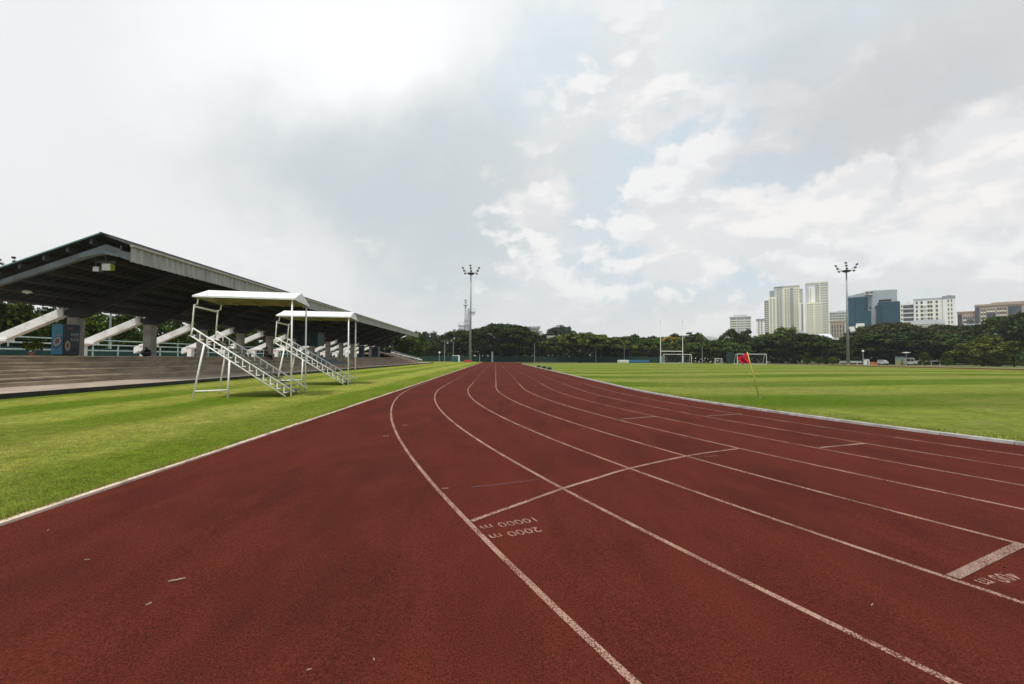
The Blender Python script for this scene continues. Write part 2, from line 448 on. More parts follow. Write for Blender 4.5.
while y < 141:                                        # separate kerb lengths with open joints, none quite in line
    j = random.uniform(-.007, .007); k = random.uniform(-.007, .007); L_ = 1.22
    kerb_strip(ok, [(LK-.05+j+(k-j)*q/3, y+(L_-.012)*q/3) for q in range(4)], .085+random.uniform(-.008, .006), -.03, .013+random.uniform(-.004, .004)); y += L_
struct(ok.build('outer_kerb', M_KERB))
XK = -14.75                                           # foot of the dark kerb in front of the grandstand
vm = grid_mesh([[(x, y) for x in lin(LK-.02, XK, 8)] for y in lin(-30, 112, 40)], None, '')
merge(vm, grid_mesh([[(x, y) for x in lin(LK-.02, -48, 8)] for y in lin(112, 143, 8)], None, ''))
struct(vm.build('verge_turf', M_VERGE))

# grass standing up along the near edges (real blades; nobody could count them)
def blades(pts, hmin, hmax, w):
    n = len(pts); ang = rng.uniform(0, 2*PI, n); h = rng.uniform(hmin, hmax, n)
    lean = rng.uniform(-.7, .7, (n, 2))*h[:, None]
    dx, dy = np.cos(ang)*w/2, np.sin(ang)*w/2
    V = np.empty((n, 3, 3)); V[:, 0] = pts - np.stack([dx, dy, 0*dx], 1); V[:, 1] = pts + np.stack([dx, dy, 0*dx], 1)
    V[:, 2] = pts + np.stack([lean[:, 0], lean[:, 1], h], 1)
    return V.reshape(-1, 3)
def blade_points(n, f):
    out = []
    while len(out) < n:
        x, y = f()
        out.append((x, y, height(x, y)-.003))
    return np.array(out)
def verge_pt():
    y = 2.2 + 16*random.random()**1.8
    return LK - .09 - (y*1.25)*random.random()**1.3, y
bp = blade_points(110000, lambda: verge_pt())
bp2 = blade_points(26000, lambda: (LK-.085+.045*random.random()**3-abs(random.gauss(0, .04)), 2 + 40*random.random()**1.6))
def edge_pt():
    t = PI + PI*random.uniform(.02, .36); r = R0 - .13 - abs(random.gauss(0, .5))
    return CX+r*math.cos(t), CY+r*math.sin(t)
bp3 = blade_points(45000, edge_pt)
V = np.concatenate([blades(bp, .010, .027, .006), blades(bp2, .02, .05, .007), blades(bp3, .02, .05, .012)])
M_BLADE = mat('grass_blade', (.33, .325, .070), (.135, .175, .018), .8, .7, spec=.2, island=.45)
go = np_mesh('grass', V, np.arange(len(V)).reshape(-1, 3), M_BLADE)
tag(go, 'short mown grass blades along both edges of the track', 'grass', kind='stuff')

# pavement in front of the grandstand, with its dark kerb
mb = MB(); mb.box(-18.2, XK, -30, 108, -.1, .20)
pav = struct(mb.build('pavement', M_APRON))
mb = MB(); mb.box(XK, XK+.16, -30, 108, -.1, .207)
mb.build('kerb', M_DARKKERB, pav)

# ================================================================== GRANDSTAND
YA, YB = 20.9, 97.0
XF, XR, XE = -16.40, -17.74, -25.0        # fascia, ridge, rear eave
ZF, ZR, ZE = 6.28, 6.83, 4.10
ZP = 1.335                               # platform level
gs = thing('grandstand', 'long covered concrete grandstand with dark pitched roof and ribbed grey fascia on the left', 'grandstand', (-20, 55, 0))
def gpart(mb, name, m, **k):
    mb.v = [(x+20, y-55, z) for x, y, z in mb.v]
    return mb.build(name, m, gs, **k)
# terrace: four risers and the platform behind
X0, TR, NR = -18.0, .85, 4
rise = (ZP-.20)/NR
poly = [(-33.5, -.1), (X0, -.1)]
x, z = X0, .20
poly.append((x, z))
for k in range(NR):
    z += rise; poly += [(x, z)]
    x2 = x-TR if k < NR-1 else -33.5
    poly += [(x2, z)]; x = x2
# slightly protruding nosings give each tread its own edge line
gpart(MB().prism_y(poly, -30, 108), 'terrace', M_CONC)
M_NOSE = mat('worn_step_nosing', (.46, .37, .27), (.28, .22, .16), 2.4, .9, detail=8)
for k in range(NR):
    xx, zz = X0-TR*k, .20+rise*(k+1)
    gpart(MB().box(xx-.10, xx+.035, -30, 108, zz-.055, zz+.004), 'step_nosing', M_NOSE)
# half-height stairs up the terrace at the near end
fl = MB()
for k in range(NR):
    xx, zz = X0-TR*k, .20+rise*k
    fl.box(xx-.02, xx+TR*.44, 6, 20.6-.1*k, zz-.02, zz+rise*.5)
gpart(fl, 'stair', M_CONC)
up = MB()                                                      # open rows at the far end
for k in range(3): up.box(-33.4, -21.3-1.0*k, 96.5, 107.6, ZP-.01, ZP+.32*(k+1))
gpart(up, 'upper_terrace', M_CONC)
for y in (96.3, 107.7):
    gpart(MB().bar((-17.2, y, .75), (-24.5, y, 2.55), .14, .16), 'sloping_rail', M_BEAMW)
gpart(MB().bar((-17.6, 107.8, 1.15), (-24.5, 107.8, 2.95), .07, .07).bar((-18.2,107.8,.4),(-18.2,107.8,1.3),.05).bar((-21.2,107.8,1.3),(-21.2,107.8,2.1),.05), 'hand_rail', M_RAIL)
# blue-grey painted rows
pb = MB()
for k in range(1, 4):
    xx, zz = X0-TR*k, .20+rise*(k+1)
    pb.box(xx-TR*.99, xx+.05, 45+1.2*k, 60.5-1.5*k, zz-rise*.98, zz+.012)
M_BG = mat('bluegrey_painted_steps', (.125, .150, .170), (.085, .105, .12), 1.5, .75, detail=8)
gpart(pb, 'painted_row', M_BG)
# columns, raking tie beams, back posts, rafters
YK = [21.3 + 5.6*k for k in range(14)]
XC = -24.0
for i, y in enumerate(YK):
    if i:
        gpart(MB().box(XC-.30, XC+.26, y-.27, y+.27, ZP-.02, 3.52), 'column', M_COL, bevel=.03)
    poly = [(-24.62, 3.60), (-24.62, 4.12), (-29.3, 2.05), (-29.3, 1.55)]
    gpart(MB().prism_y(poly, y-.17, y+.17), 'tie_beam', M_BEAMW, bevel=.02)
    gpart(MB().box(-28.75, -28.35, y-.2, y+.2, ZP-.02, 2.14).box(-28.85, -27.6, y-.24, y+.24, 2.142, 2.30), 'back_post', M_BEAMW, bevel=.02)
    def roofz(x): return (ZR - .08 - (ZR-ZE)*(x-XR)/(XE-XR)) if x < XR else ZR - .08 - (ZR-ZF)*(x-XR)/(XF-XR)
    top = [(XE+.25, roofz(XE+.25)-.26), (XR, ZR-.40), (XF-.03, roofz(XF)-.22)]
    if i:
        bot = [(XF-.03, 5.62), (XF-1.0, 5.94), (XR-.4, 5.98), (-19.5, 5.42), (-21.2, 4.72), (-22.6, 4.02), (-23.4, 3.55), (XC+.3, 3.50), (XC-.3, 3.50), (XE+.25, 3.82)]
    else:
        bot = [(XF-.03, 5.60), (XF-.75, 5.86), (XR-.35, 6.02), (-19.5, 5.50), (-23, 4.30), (-24.6, 3.72)]
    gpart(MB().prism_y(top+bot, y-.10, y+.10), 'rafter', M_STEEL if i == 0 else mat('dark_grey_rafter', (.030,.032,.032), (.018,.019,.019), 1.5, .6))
    if i == 0: gpart(MB().box(XC-.2, XC+.2, y-.2, y+.2, ZP-.02, 4.2), 'column', M_COL)
gpart(MB().prism_y([(XR-1.3, 5.80),(XR-.1, 6.16),(XF-.72, 5.90),(XF-.72,5.86),(XR-.1,6.02),(XR-1.3,5.74)], YK[0]-.16, YK[0]+.13), 'ridge_bracket', M_STEEL)
# roof skin: two pitched sheets with thickness, ribbed like profiled metal
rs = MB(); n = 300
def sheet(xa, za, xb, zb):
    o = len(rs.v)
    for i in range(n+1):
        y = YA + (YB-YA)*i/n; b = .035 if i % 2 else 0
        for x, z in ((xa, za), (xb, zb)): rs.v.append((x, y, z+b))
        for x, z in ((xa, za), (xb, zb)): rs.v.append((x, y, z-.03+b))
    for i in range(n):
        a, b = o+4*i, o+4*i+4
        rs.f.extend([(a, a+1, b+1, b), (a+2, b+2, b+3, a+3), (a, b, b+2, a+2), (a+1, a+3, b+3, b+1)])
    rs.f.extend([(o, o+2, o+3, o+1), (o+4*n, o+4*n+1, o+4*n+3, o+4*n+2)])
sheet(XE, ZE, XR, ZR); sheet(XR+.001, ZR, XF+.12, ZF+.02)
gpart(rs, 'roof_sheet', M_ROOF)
gpart(MB().bar((XE, YA-.03, ZE+.0), (XR, YA-.03, ZR+.02), .05, .05), 'verge_trim', M_TEALEDGE)
gpart(MB().prism_y([(XF-.02, ZF+.06),(XF+.16, ZF+.04),(XF+.16, ZF-.03),(XF-.02, ZF-.02)], YA-.04, YB+.03), 'eave_gutter', M_FASCTOP)
gpart(MB().prism_y([(XR-.2, ZR-.02),(XR, ZR+.085),(XR+.2, ZR-.01)], YA-.02, YB+.02), 'ridge_cap', M_DSTEEL)
fs = MB(); nf = 760                                            # ribbed fascia: a folded profile with returns
o = 0
for i in range(nf+1):
    y = YA + (YB-YA)*i/nf; d = .075 if (i % 4) in (1, 2) else 0
    fs.v += [(XF+d, y, 5.57), (XF+d, y, ZF-.02), (XF+d-.02, y, 5.57), (XF+d-.02, y, ZF-.02)]
for i in range(nf):
    a, b = 4*i, 4*i+4; fs.f += [(a, b, b+1, a+1), (a+2, a+3, b+3, b+2), (a, a+2, b+2, b), (a+1, b+1, b+3, a+3)]
gpart(fs, 'fascia', M_FASCIA)
for j, t in enumerate((.06, .20, .34, .48, .62, .76, .90)):
    x = XR + (XE-XR)*t; z = ZR + (ZE-ZR)*t - .07
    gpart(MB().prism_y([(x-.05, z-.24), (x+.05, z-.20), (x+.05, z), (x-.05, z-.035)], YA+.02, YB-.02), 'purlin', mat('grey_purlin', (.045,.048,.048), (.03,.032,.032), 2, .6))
gpart(MB().prism_y([(XF-.5, 6.10), (XF-.42, 6.10), (XF-.42, 6.30), (XF-.5, 6.32)], YA+.02, YB-.02), 'purlin', M_DSTEEL)

# ---- things on and under the stand
rl = thing('platform_railing', 'pale green tubular railing along the back of the grandstand platform', 'railing', (-31, 55, ZP))
YR = [8+2.35*k for k in range(42)]
mb = MB()
for z in (.42, .86): mb.tube([(0, -60, z), (0, 52, z)], .045, 6)
mb.build('rail', M_RAIL, rl)
for y in YR: MB().tube([(0, y-55, -.02), (0, y-55, .87)], .055, 6).build('post', M_RAIL, rl)
pf = thing('perimeter_fence', 'teal screened fence with pale top rail behind the grandstand platform', 'fence', (-36, 55, 0))
MB().box(-.03, .03, -75, 52, .3, 2.02).build('screen', M_SCREEN, pf)
MB().tube([(-.02, -75, 2.75), (-.02, 52, 2.75)], .05, 6).build('top_rail', M_RAIL, pf)
for k in range(29): MB().tube([(-.06, -74+4.5*k, 0), (-.06, -74+4.5*k, 2.76)], .05, 6).build('post', M_RAIL, pf)

def hung_light(name, label, px, py, Y, s):
    p = at_y(px, py, Y); t = thing(name, label, 'lamp', p)
    MB().lathe([(.001, s*.62), (s*.35, s*.6), (s*.8, s*.38), (s, 0), (s*.93, -.02)], n=16).build('shade', M_ROOFWHITE, t, smooth=True)
    zt = (ZR - (ZR-ZE)*(p.x-XR)/(XE-XR)) - .05
    MB().tube([(0, 0, s*.6), (0, 0, max(zt-p.z, .2))], .018, 6).build('stem', M_DSTEEL, t)
    MB().ellipsoid((0, 0, -.03), s*.3, s*.3, s*.25).build('bulb', mat('frosted_glass', (.7, .7, .68), None, 2, .3), t, smooth=True)
hung_light('pendant_lamp', 'white dome lamp hanging under the near end of the grandstand roof', 27, 292.5, 22.6, .19)
hung_light('pendant_lamp', 'small dim dome lamp hanging under the second bay of the grandstand roof', 127.5, 305.5, 29.7, .17)
hung_light('pendant_lamp', 'tiny dome lamp under the roof, seen just beneath the nearer stand canopy', 263.5, 311, 46.5, .20)
# twin floodlight on a hanger
pA = at_y(105.5, 262, 21.9)
t = thing('twin_floodlight', 'pair of white floodlights on a bar hung below the roof ridge', 'floodlight', pA)
MB().tube([(0, 0, 0), (0, 0, .62)], .022, 6).build('hanger', M_STEEL, t)
MB().bar((-.44, 0, 0), (.46, 0, 0), .05, .07).build('bar', M_STEEL, t)
M_LENS = mat('pale_floodlight_lens', (.72, .76, .74), (.55, .60, .60), 6, .2)
M_YG = mat('yellowgreen_casing', (.45, .50, .10), None, 6, .5)
for dx, dz, w, h in ((-.30, -.36, .30, .24), (.16, -.26, .42, .34)):
    b = MB().prism_x([(-.14, -h/2), (-.14, h/2), (.10, h*.36), (.10, -h*.36)], dx-w/2, dx+w/2).build('lamp', M_YG if dx > 0 else M_STEEL, t, bevel=.012)
    MB().box(dx-w*.46, dx+w*.42, -.152, -.143, dz*0-h*.44, h*.44).build('lens', M_LENS, b)
    b.location.z = dz
    
    for q in (-.42, .42): MB().bar((dx+w*q, 0, 0), (dx+w*q, 0, dz+h*.2), .03).build('yoke', M_STEEL, t)

# vending machine: side panel faces the camera, front faces the track
Yv = 25.6
pl = at_y(51, 355, Yv); pr_ = at_y(62.5, 355, Yv)
vx0, vx1 = pl.x, pr_.x
vy1 = Yv + 1.02
vm_ = thing('vending_machine', 'blue drinks vending machine standing against the first grandstand column', 'vending machine', (vx1, Yv, ZP))
Wv, Dv, Hv = vx1-vx0, 1.0, 1.74
M_VB = mat('vending_blue', (.03, .23, .35), (.02, .15, .27), 3, .45, contrast=(.3, .7))
M_VD = mat('vending_navy', (.014, .032, .07), (.010, .02, .045), 2, .35)
MB().box(-Wv, 0, 0, Dv, .06, Hv).build('cabinet', M_VD, vm_, bevel=.02)
MB().box(-Wv+.05, -.05, .05, Dv-.05, 0, .06).build('plinth', M_BLACK, vm_)
sp = MB().box(-Wv+.01, -.02, -.012, 0.001, .08, Hv-.02).build('side_panel', M_VB, vm_)
def disc(cx, cz, rx, rz, rr=0.0, r2=None, a0=0, a1=2*PI, n=28, y=-.016, x=None):
    mb = MB()
    for i in range(n+1):
        t = a0+(a1-a0)*i/n
        for q in ((r2 or 0.0), 1.0):
            u, w = rx*q*math.cos(t), rz*q*math.sin(t); u, w = u*math.cos(rr)-w*math.sin(rr), u*math.sin(rr)+w*math.cos(rr)
            mb.v.append((cx+u, y, cz+w) if x is None else (x, cx+u, cz+w))
    for i in range(n): mb.f.append((2*i, 2*i+1, 2*i+3, 2*i+2))
    return mb
M_VR = mat('vending_brown_red', (.18, .05, .04), None, 9, .45); M_VW = mat('vending_pale', (.30, .33, .36), None, 9, .45); M_VN = mat('vending_dark_swirl', (.03, .05, .12), None, 9, .45)
disc(-Wv*.47, .74, .27, .36, -.5, .72, y=-.014).build('swirl_mark', M_VN, sp)
disc(-Wv*.50, .78, .19, .27, -.5, .55, y=-.017).build('pale_ring', M_VW, sp)
disc(-Wv*.50, .80, .10, .17, -.5, y=-.020).build('red_mark', M_VR, sp)
disc(-Wv*.30, 1.12, .05, .08, -.5, y=-.018).build('orange_mark', mat('vending_orange', (.45, .18, .05), None, 9, .5), sp)
fp = MB().box(0, .012, .03, Dv-.03, .10, Hv-.03).build('front_panel', M_VD, vm_)
dw = MB()
M_VWIN = mat('vending_window', (.16, .17, .15), (.06, .07, .08), 14, .2)
for r_ in range(2):
    w = MB().box(.013, .020, .40, .86, 1.08-.28*r_, 1.30-.28*r_).build('display_window', M_VWIN, fp)
    cans = MB()
    for k in range(6): cans.lathe([(.026, 0), (.028, .02), (.028, .14), (.022, .16)], (.036, .44+.075*k, 1.10-.28*r_), 8)
    cans.build('sample_cans', mat('sample_can', (.40, .38, .22), (.10, .16, .30), 22, .35, island=.5), fp)
disc(.26, .56, .15, .27, 0, .45, x=.016).build('round_emblem', mat('vending_tan', (.48, .42, .30), None, 9, .5), fp)
disc(.26, .56, .08, .15, 0, x=.018).build('emblem_centre', M_VR, fp)
MB().box(.013, .018, .25, .55, 1.45, 1.58).build('header_mark', M_VR, fp)
MB().box(.013, .019, .5, .85, .24, .42).build('delivery_flap', M_BLACK, fp)
MB().box(.013, .022, .88, .93, .82, .98).build('coin_slot', M_STEEL, fp)

# black bag by the second column
p = at_y(146, 355.5, 31.6)
t = thing('rubbish_bag', 'black rubbish bag slumped against the foot of a grandstand column', 'bag', (p.x, p.y, ZP))
MB().ellipsoid((0, 0, .23), .32, .28, .27, 14, 10, .07).ellipsoid((.14,-.05,.16),.22,.2,.17,10,8,.08).build('sack', mat('black_bag_plastic', (.014,.014,.016), (.006,.006,.007), 5, .35, bump=.6), t, smooth=True)
MB().lathe([(.09, 0), (.04, .05), (.08, .11), (.05, .15)], (0, 0, .47), 9).build('knot', mat('black_bag_plastic', (0,0,0)), t)
# small plant on the platform edge
p = at_y(32, 353, 23)
t = thing('potted_plant', 'small green leafy plant in a reddish pot on the platform edge', 'plant', (p.x, 23, ZP))
MB().lathe([(.09, 0), (.13, .18), (.14, .2), (.12, .2)], n=12).build('pot', mat('terracotta', (.30,.13,.08), None, 5, .8), t)
n = 260; th = rng.uniform(0, 2*PI, n); rr = .34*rng.uniform(0, 1, n)**.5; cz = .3+.35*rng.uniform(0, 1, n)
def leaf_quads(P, s, up=.5):
    n = len(P); d = rng.normal(size=(n, 3)); d[:, 2] = np.abs(d[:, 2])*up*2+.05; d /= np.linalg.norm(d, axis=1)[:, None]
    a = np.cross(d, rng.normal(size=(n, 3))); a /= np.linalg.norm(a, axis=1)[:, None]; b = np.cross(d, a)
    s = (s*rng.uniform(.6, 1.35, n))[:, None]
    V = np.stack([P-a*s*.5-b*s*.3, P+a*s*.5-b*s*.35, P+a*s*.45+b*s*.4, P-a*s*.4+b*s*.35], 1)
    return V.reshape(-1, 3)
def leaf_mesh(name, P, s, m, parent, up=.5):
    V = leaf_quads(P, s, up); return np_mesh(name, V, np.arange(len(V)).reshape(-1, 4), m, parent)
leaf_mesh('foliage', np.stack([rr*np.cos(th), rr*np.sin(th), cz], 1), .10, M_LEAF[3], t)
MB().tube([(0,0,.1),(.03,.02,.45)], .012, 6).build('stem', M_TRUNK, t)

# teal kiosk under the far roof
def kiosk(name, label, cat, px0, px1, py0, py1, Y, m):
    a, b = at_y(px0, py1, Y), at_y(px1, py0, Y)
    w, h = b.x-a.x, b.z-max(a.z, ZP if a.z < 2 else a.z); z0 = ZP if a.z < 2 else a.z
    t = thing(name, label, cat, ((a.x+b.x)/2, Y, z0))
    MB().box(-w/2, w/2, 0, w*.8, 0, h).build('wall', m, t, bevel=.03)
    MB().box(-w/2-.08, w/2+.08, -.08, w*.8+.08, h+.003, h+.09).build('roof', M_DSTEEL, t)
    MB().box(-w*.36, w*.36, -.03, -.002, h*.42, h*.80).build('window', mat('dark_glass', (.02,.03,.035), None, 2, .15), t)
    return t
t = kiosk('commentary_box', 'dark teal commentary box hung under the middle of the grandstand roof', 'booth', 296, 318, 333, 345.5, 46.9, mat('teal_panel', (.010,.035,.040), (.008,.027,.03), 2, .6))
kiosk('storage_kiosk', 'blue storage cabin standing on the platform near the far end of the stand', 'cabin', 358.5, 363.5, 346.5, 357, 72.5, mat('blue_panel', (.03,.10,.16), None, 2, .6))
kiosk('storage_kiosk', 'dark blue cabin on the platform beside the last grandstand column', 'cabin', 371.5, 377.5, 347.5, 357, 83.6, mat('navy_panel', (.02,.06,.11), None, 2, .6))

# ================================================================== PERSON on the platform edge
def person(label, loc, rz):
    t = thing('person', label, 'person', loc, rz)
    def skin(name, joints, edges, m, root=0, sub=2):
        me = bpy.data.meshes.new(name); me.from_pydata([j[:3] for j in joints], edges, []); me.update()
        o = bpy.data.objects.new(name, me); C.objects.link(o); o.parent = t
        sk = o.modifiers.new('skin', 'SKIN')
        for i, j in enumerate(joints):
            sv = me.skin_vertices[0].data[i]; sv.radius = (j[3], j[3]*(j[4] if len(j) > 4 else 1)); sv.use_root = (i == root)
        o.modifiers.new('sub', 'SUBSURF').levels = sub; o.modifiers['sub'].render_levels = sub
        me.materials.append(m); return o
    M_SKIN = mat('brown_skin', (.32, .19, .13), None, 20, .6)
    # seated on the edge, facing +x; z = 0 is the seat
    J = [(0,0,.11,.15,1.15),(0,0,.34,.15,.95),(.01,0,.53,.125,1.5),(.03,0,.62,.065),(.05,0,.72,.095),(.045,0,.83,.09),
         (0,.19,.53,.06),(.10,.24,.29,.05),(.30,.14,.18,.04),(0,-.19,.53,.06),(.10,-.24,.29,.05),(.30,-.14,.18,.04),
         (.05,.10,.08,.095),(.44,.13,.10,.075),(.50,.13,-.27,.055),(.62,.14,-.29,.045),
         (.05,-.10,.08,.095),(.44,-.13,.10,.075),(.50,-.13,-.27,.055),(.62,-.14,-.29,.045)]
    E = [(0,1),(1,2),(2,3),(3,4),(4,5),(2,6),(6,7),(7,8),(2,9),(9,10),(10,11),(0,12),(12,13),(13,14),(14,15),(0,16),(16,17),(17,18),(18,19)]
    body = skin('body', J, E, M_SKIN)
    K = mat('black_cloth', (.014,.014,.016), (.008,.008,.009), 30, .9)
    skin('shirt', [(0,0,.10,.165,1.15),(0,0,.34,.165,.95),(.01,0,.535,.14,1.45),(0,.20,.53,.075),(.07,.235,.38,.066),(0,-.20,.53,.075),(.07,-.235,.38,.066)],
         [(0,1),(1,2),(2,3),(3,4),(2,5),(5,6)], K)
    skin('trousers', [(0,0,.09,.165,1.1),(.05,.10,.085,.115),(.44,.13,.105,.09),(.49,.13,-.20,.072),(.05,-.10,.085,.115),(.44,-.13,.105,.09),(.49,-.13,-.20,.072)],
         [(0,1),(1,2),(2,3),(0,4),(4,5),(5,6)], K)
    MB().ellipsoid((.035, 0, .80), .112, .10, .105, 16, 10).build('hair', mat('dark_hair', (.012,.010,.009), None, 30, .7), t, smooth=True)
    fc = MB(); fc.ellipsoid((.155, 0, .735), .02, .014, .025)
    fc.build('nose', M_SKIN, t, smooth=True)
    e = MB(); e.ellipsoid((.138, .035, .765), .012, .014, .009); e.ellipsoid((.138, -.035, .765), .012, .014, .009); e.build('eyes', M_BLACK, t)
    MB().ellipsoid((.143, 0, .69), .012, .028, .008).build('mouth', mat('lips', (.20,.08,.07), None, 20, .6), t)
    for sgn in (1, -1):
        MB().ellipsoid((.04, sgn*.10, .745), .022, .012, .032).build('ear', M_SKIN, t, smooth=True)
        h = MB(); h.ellipsoid((.33, sgn*.125, .185), .05, .042, .022)
        for q in range(4): h.tube([(.36, sgn*(.105+.019*q), .19), (.415, sgn*(.105+.019*q), .185), (.44, sgn*(.105+.019*q), .165)], [.010, .009, .007], 6)
        h.tube([(.32, sgn*.09, .19), (.35, sgn*.07, .195), (.38, sgn*.068, .185)], [.011, .010, .008], 6)
        h.build('hand', M_SKIN, t, smooth=True)
        MB().prism_y([(.44,-.36),(.70,-.36),(.72,-.32),(.62,-.27),(.55,-.22),(.44,-.24)], sgn*.135-.05, sgn*.135+.05).build('shoe', M_BLACK, t, bevel=.015)
    return t
pp = at_x(265.5, 356.5, -20.75)
person('person in dark clothes sitting on the top step of the grandstand terrace', (-20.72, pp.y, ZP), 0.0)

# ================================================================== TIMING STANDS (roofed judges' ladders)
def timing_stand(label, origin, ang):
    # local frame: +x away from the track (uphill), +y away from the camera; origin at the near front post
    t = thing('timing_stand', label, 'judges stand', origin, ang, 'roofed judges stands on the verge')
    W, Lr = 1.95, 2.95
    def tb(name, pts, r, m=M_WHITE, par=t, n=8): return MB().tube(pts, r, n).build(name, m, par, smooth=True)
    for y in (0.0, W):
        tb('front_post', [(.0, y, -.02), (.03, y, 3.22)], .026)
    # stair: each stringer is an upper and a lower tube joined by small brackets
    zt, xb, xt = 2.16, .02, 2.90
    sl = (zt-.20)/(xt-xb)
    for y in (.10, W-.10):
        st = MB(); st.tube([(xb-.10, y, .17), (xt, y, zt+.02)], .023); st.tube([(xb+.16, y, .02), (xt+.06, y, zt-.21)], .022)
        st.tube([(xt, y, zt+.02), (xt+.06, y, zt-.21)], .025)
        so = st.build('stringer', M_WHITE, t, smooth=True)
        for k in range(13):
            x = xb+.22+k*.205; z = .06+sl*(x-xb)
            MB().bar((x, y, z-.08), (x, y, z+.13), .022, .030).bar((x-.10, y, z-.06), (x+.02, y, z-.06), .025, .035).build('bracket', M_WHITE, so)
    M_TREAD = mat('grey_wood_tread', (.20, .17, .14), (.10, .085, .07), 6, .85, .3, stretch=(1, .2, 1))
    for k in range(13):
        x = xb+.22+k*.205; z = .0+sl*(x-xb)
        MB().box(x-.13, x+.10, .12, W-.12, z-.012, z+.018).build('step', M_TREAD, t)
    # back rest frame at the top
    for y in (.10, W-.10):
        tb('rear_post', [(xt+.04, y, zt-.26), (xt-.02, y, 2.92), (xt-.10, y, 2.93), (xt-.13, y, 3.24)], .024)
    tb('back_rail', [(xt-.02, .10, 2.86), (xt-.02, W-.10, 2.86)], .030)
    # legs
    tb('leg', [(xt-.08, .02, -.02), (xt-.33, .10, 1.70)], .030)
    tb('leg', [(xt-.08, W-.02, -.02), (xt-.33, W-.10, 1.70)], .030)
    tb('leg', [(1.86, .06, -.02), (1.84, .08, 1.20)], .029)
    tb('cross_bar', [(xt-.12, .03, .22), (1.86, .06, .25)], .024)
    # roof: ridge along the stair direction, hipped ends, thin sheet with a lip
    x0, x1, y0, y1, ze, zr, yr = -.06, xt-.02, -.07, W+.10, 3.19, 3.50, W/2
    rt = MB()
    top = [(x0, y0, ze), (x1, y0, ze), (x1, y1, ze), (x0, y1, ze), (x0+.03, yr, zr), (x1-.03, yr, zr)]
    bot = [(x, y, z-.05) for x, y, z in top]
    rt.add(top+bot, [(0,1,5,4), (1,2,5), (2,3,4,5), (3,0,4), (6,10,11,7), (7,11,8), (8,11,10,9), (9,10,6), (0,6,7,1), (1,7,8,2), (2,8,9,3), (3,9,6,0)])
    ro = rt.build('roof', M_ROOFWHITE, t); ro.data.materials.append(mat('tan_roof_lining', (.34, .28, .19), (.22, .18, .12), 2.5, .8))
    for p_ in ro.data.polygons:
        if p_.normal.z < -.4: p_.material_index = 1
    fr = MB()
    for y in (0.02, W/2, W-.02): fr.tube([(x0+.1, y, ze-.02+(.30 if y == W/2 else .0)), (x1-.1, y, ze-.02+(.30 if y == W/2 else .0))], .022, 6)
    for x in (.03, .8, 1.55, 2.3, xt-.13): fr.tube([(x, y0+.05, ze-.07), (x, y1-.05, ze-.07)], .020, 6)
    fr.build('roof_frame', mat('tan_roof_frame', (.36, .31, .20), None, 4, .6), t)
    return t
ga = ground_at(291, 397.4)
ANG = PI + math.radians(9.5)
# mirrored so that local +y points away from the camera: handled by building with ang and flipping y
ts = timing_stand("nearer of the two white roofed judges' ladder stands on the left verge", ga, 0)
ts.scale = (-1, 1, 1); ts.rotation_euler = (0, 0, math.radians(10))
gb = ground_at(348.2, 385.2)
ts2 = copy_tree(ts); ts2.location = gb; ts2.rotation_euler = (0, 0, math.radians(8)); ts2.scale = (-1.10, 1.02, 1.0)
ts2['label'] = "farther white roofed judges' ladder stand, behind the bigger one on the verge"

# ================================================================== FIELD EQUIPMENT
p = ground_at(759.6, 398.5); q = at_y(747.2, 352, p.y)
fl = thing('corner_flag', 'red flag on a leaning yellow pole at the near side of the field', 'flag', p)
d = q - p
MB().tube([(0,0,-.03), tuple(d*.5), tuple(d)], .020, 8).build('pole', mat('yellow_pole', (.62, .45, .12), (.48, .33, .09), 6, .5), fl, smooth=True)
MB().lathe([(.026, 0), (.026, .07), (.02, .08)], (0,0,0), 10).build('socket', M_KERBG, fl)
fb = MB(); nu, nv = 14, 8
for i in range(nu+1):
    for j in range(nv+1):
        u, v = i/nu, j/nv
        b = d*(.97 - .225*v)
        hgt = 1-.25*u
        x = b.x - .34*u - .04*math.sin(v*5)*u; z = b.z - .10*u*u + (v-.45)*.10*u + .03*math.sin(u*7+v*3)*u
        y = b.y + .05*math.sin(u*8.5+v*2.3)*(u**.6)
        fb.v.append((x, y, z))
for i in range(nu):
    for j in range(nv): a = i*(nv+1)+j; fb.f.append((a, a+1, a+nv+2, a+nv+1))
fo = fb.build('cloth', mat('red_flag_cloth', (.58, .012, .045), (.42, .008, .030), 5, .8, contrast=(.3,.7)), fl, smooth=True)
fo.modifiers.new('solid', 'SOLIDIFY').thickness = .004

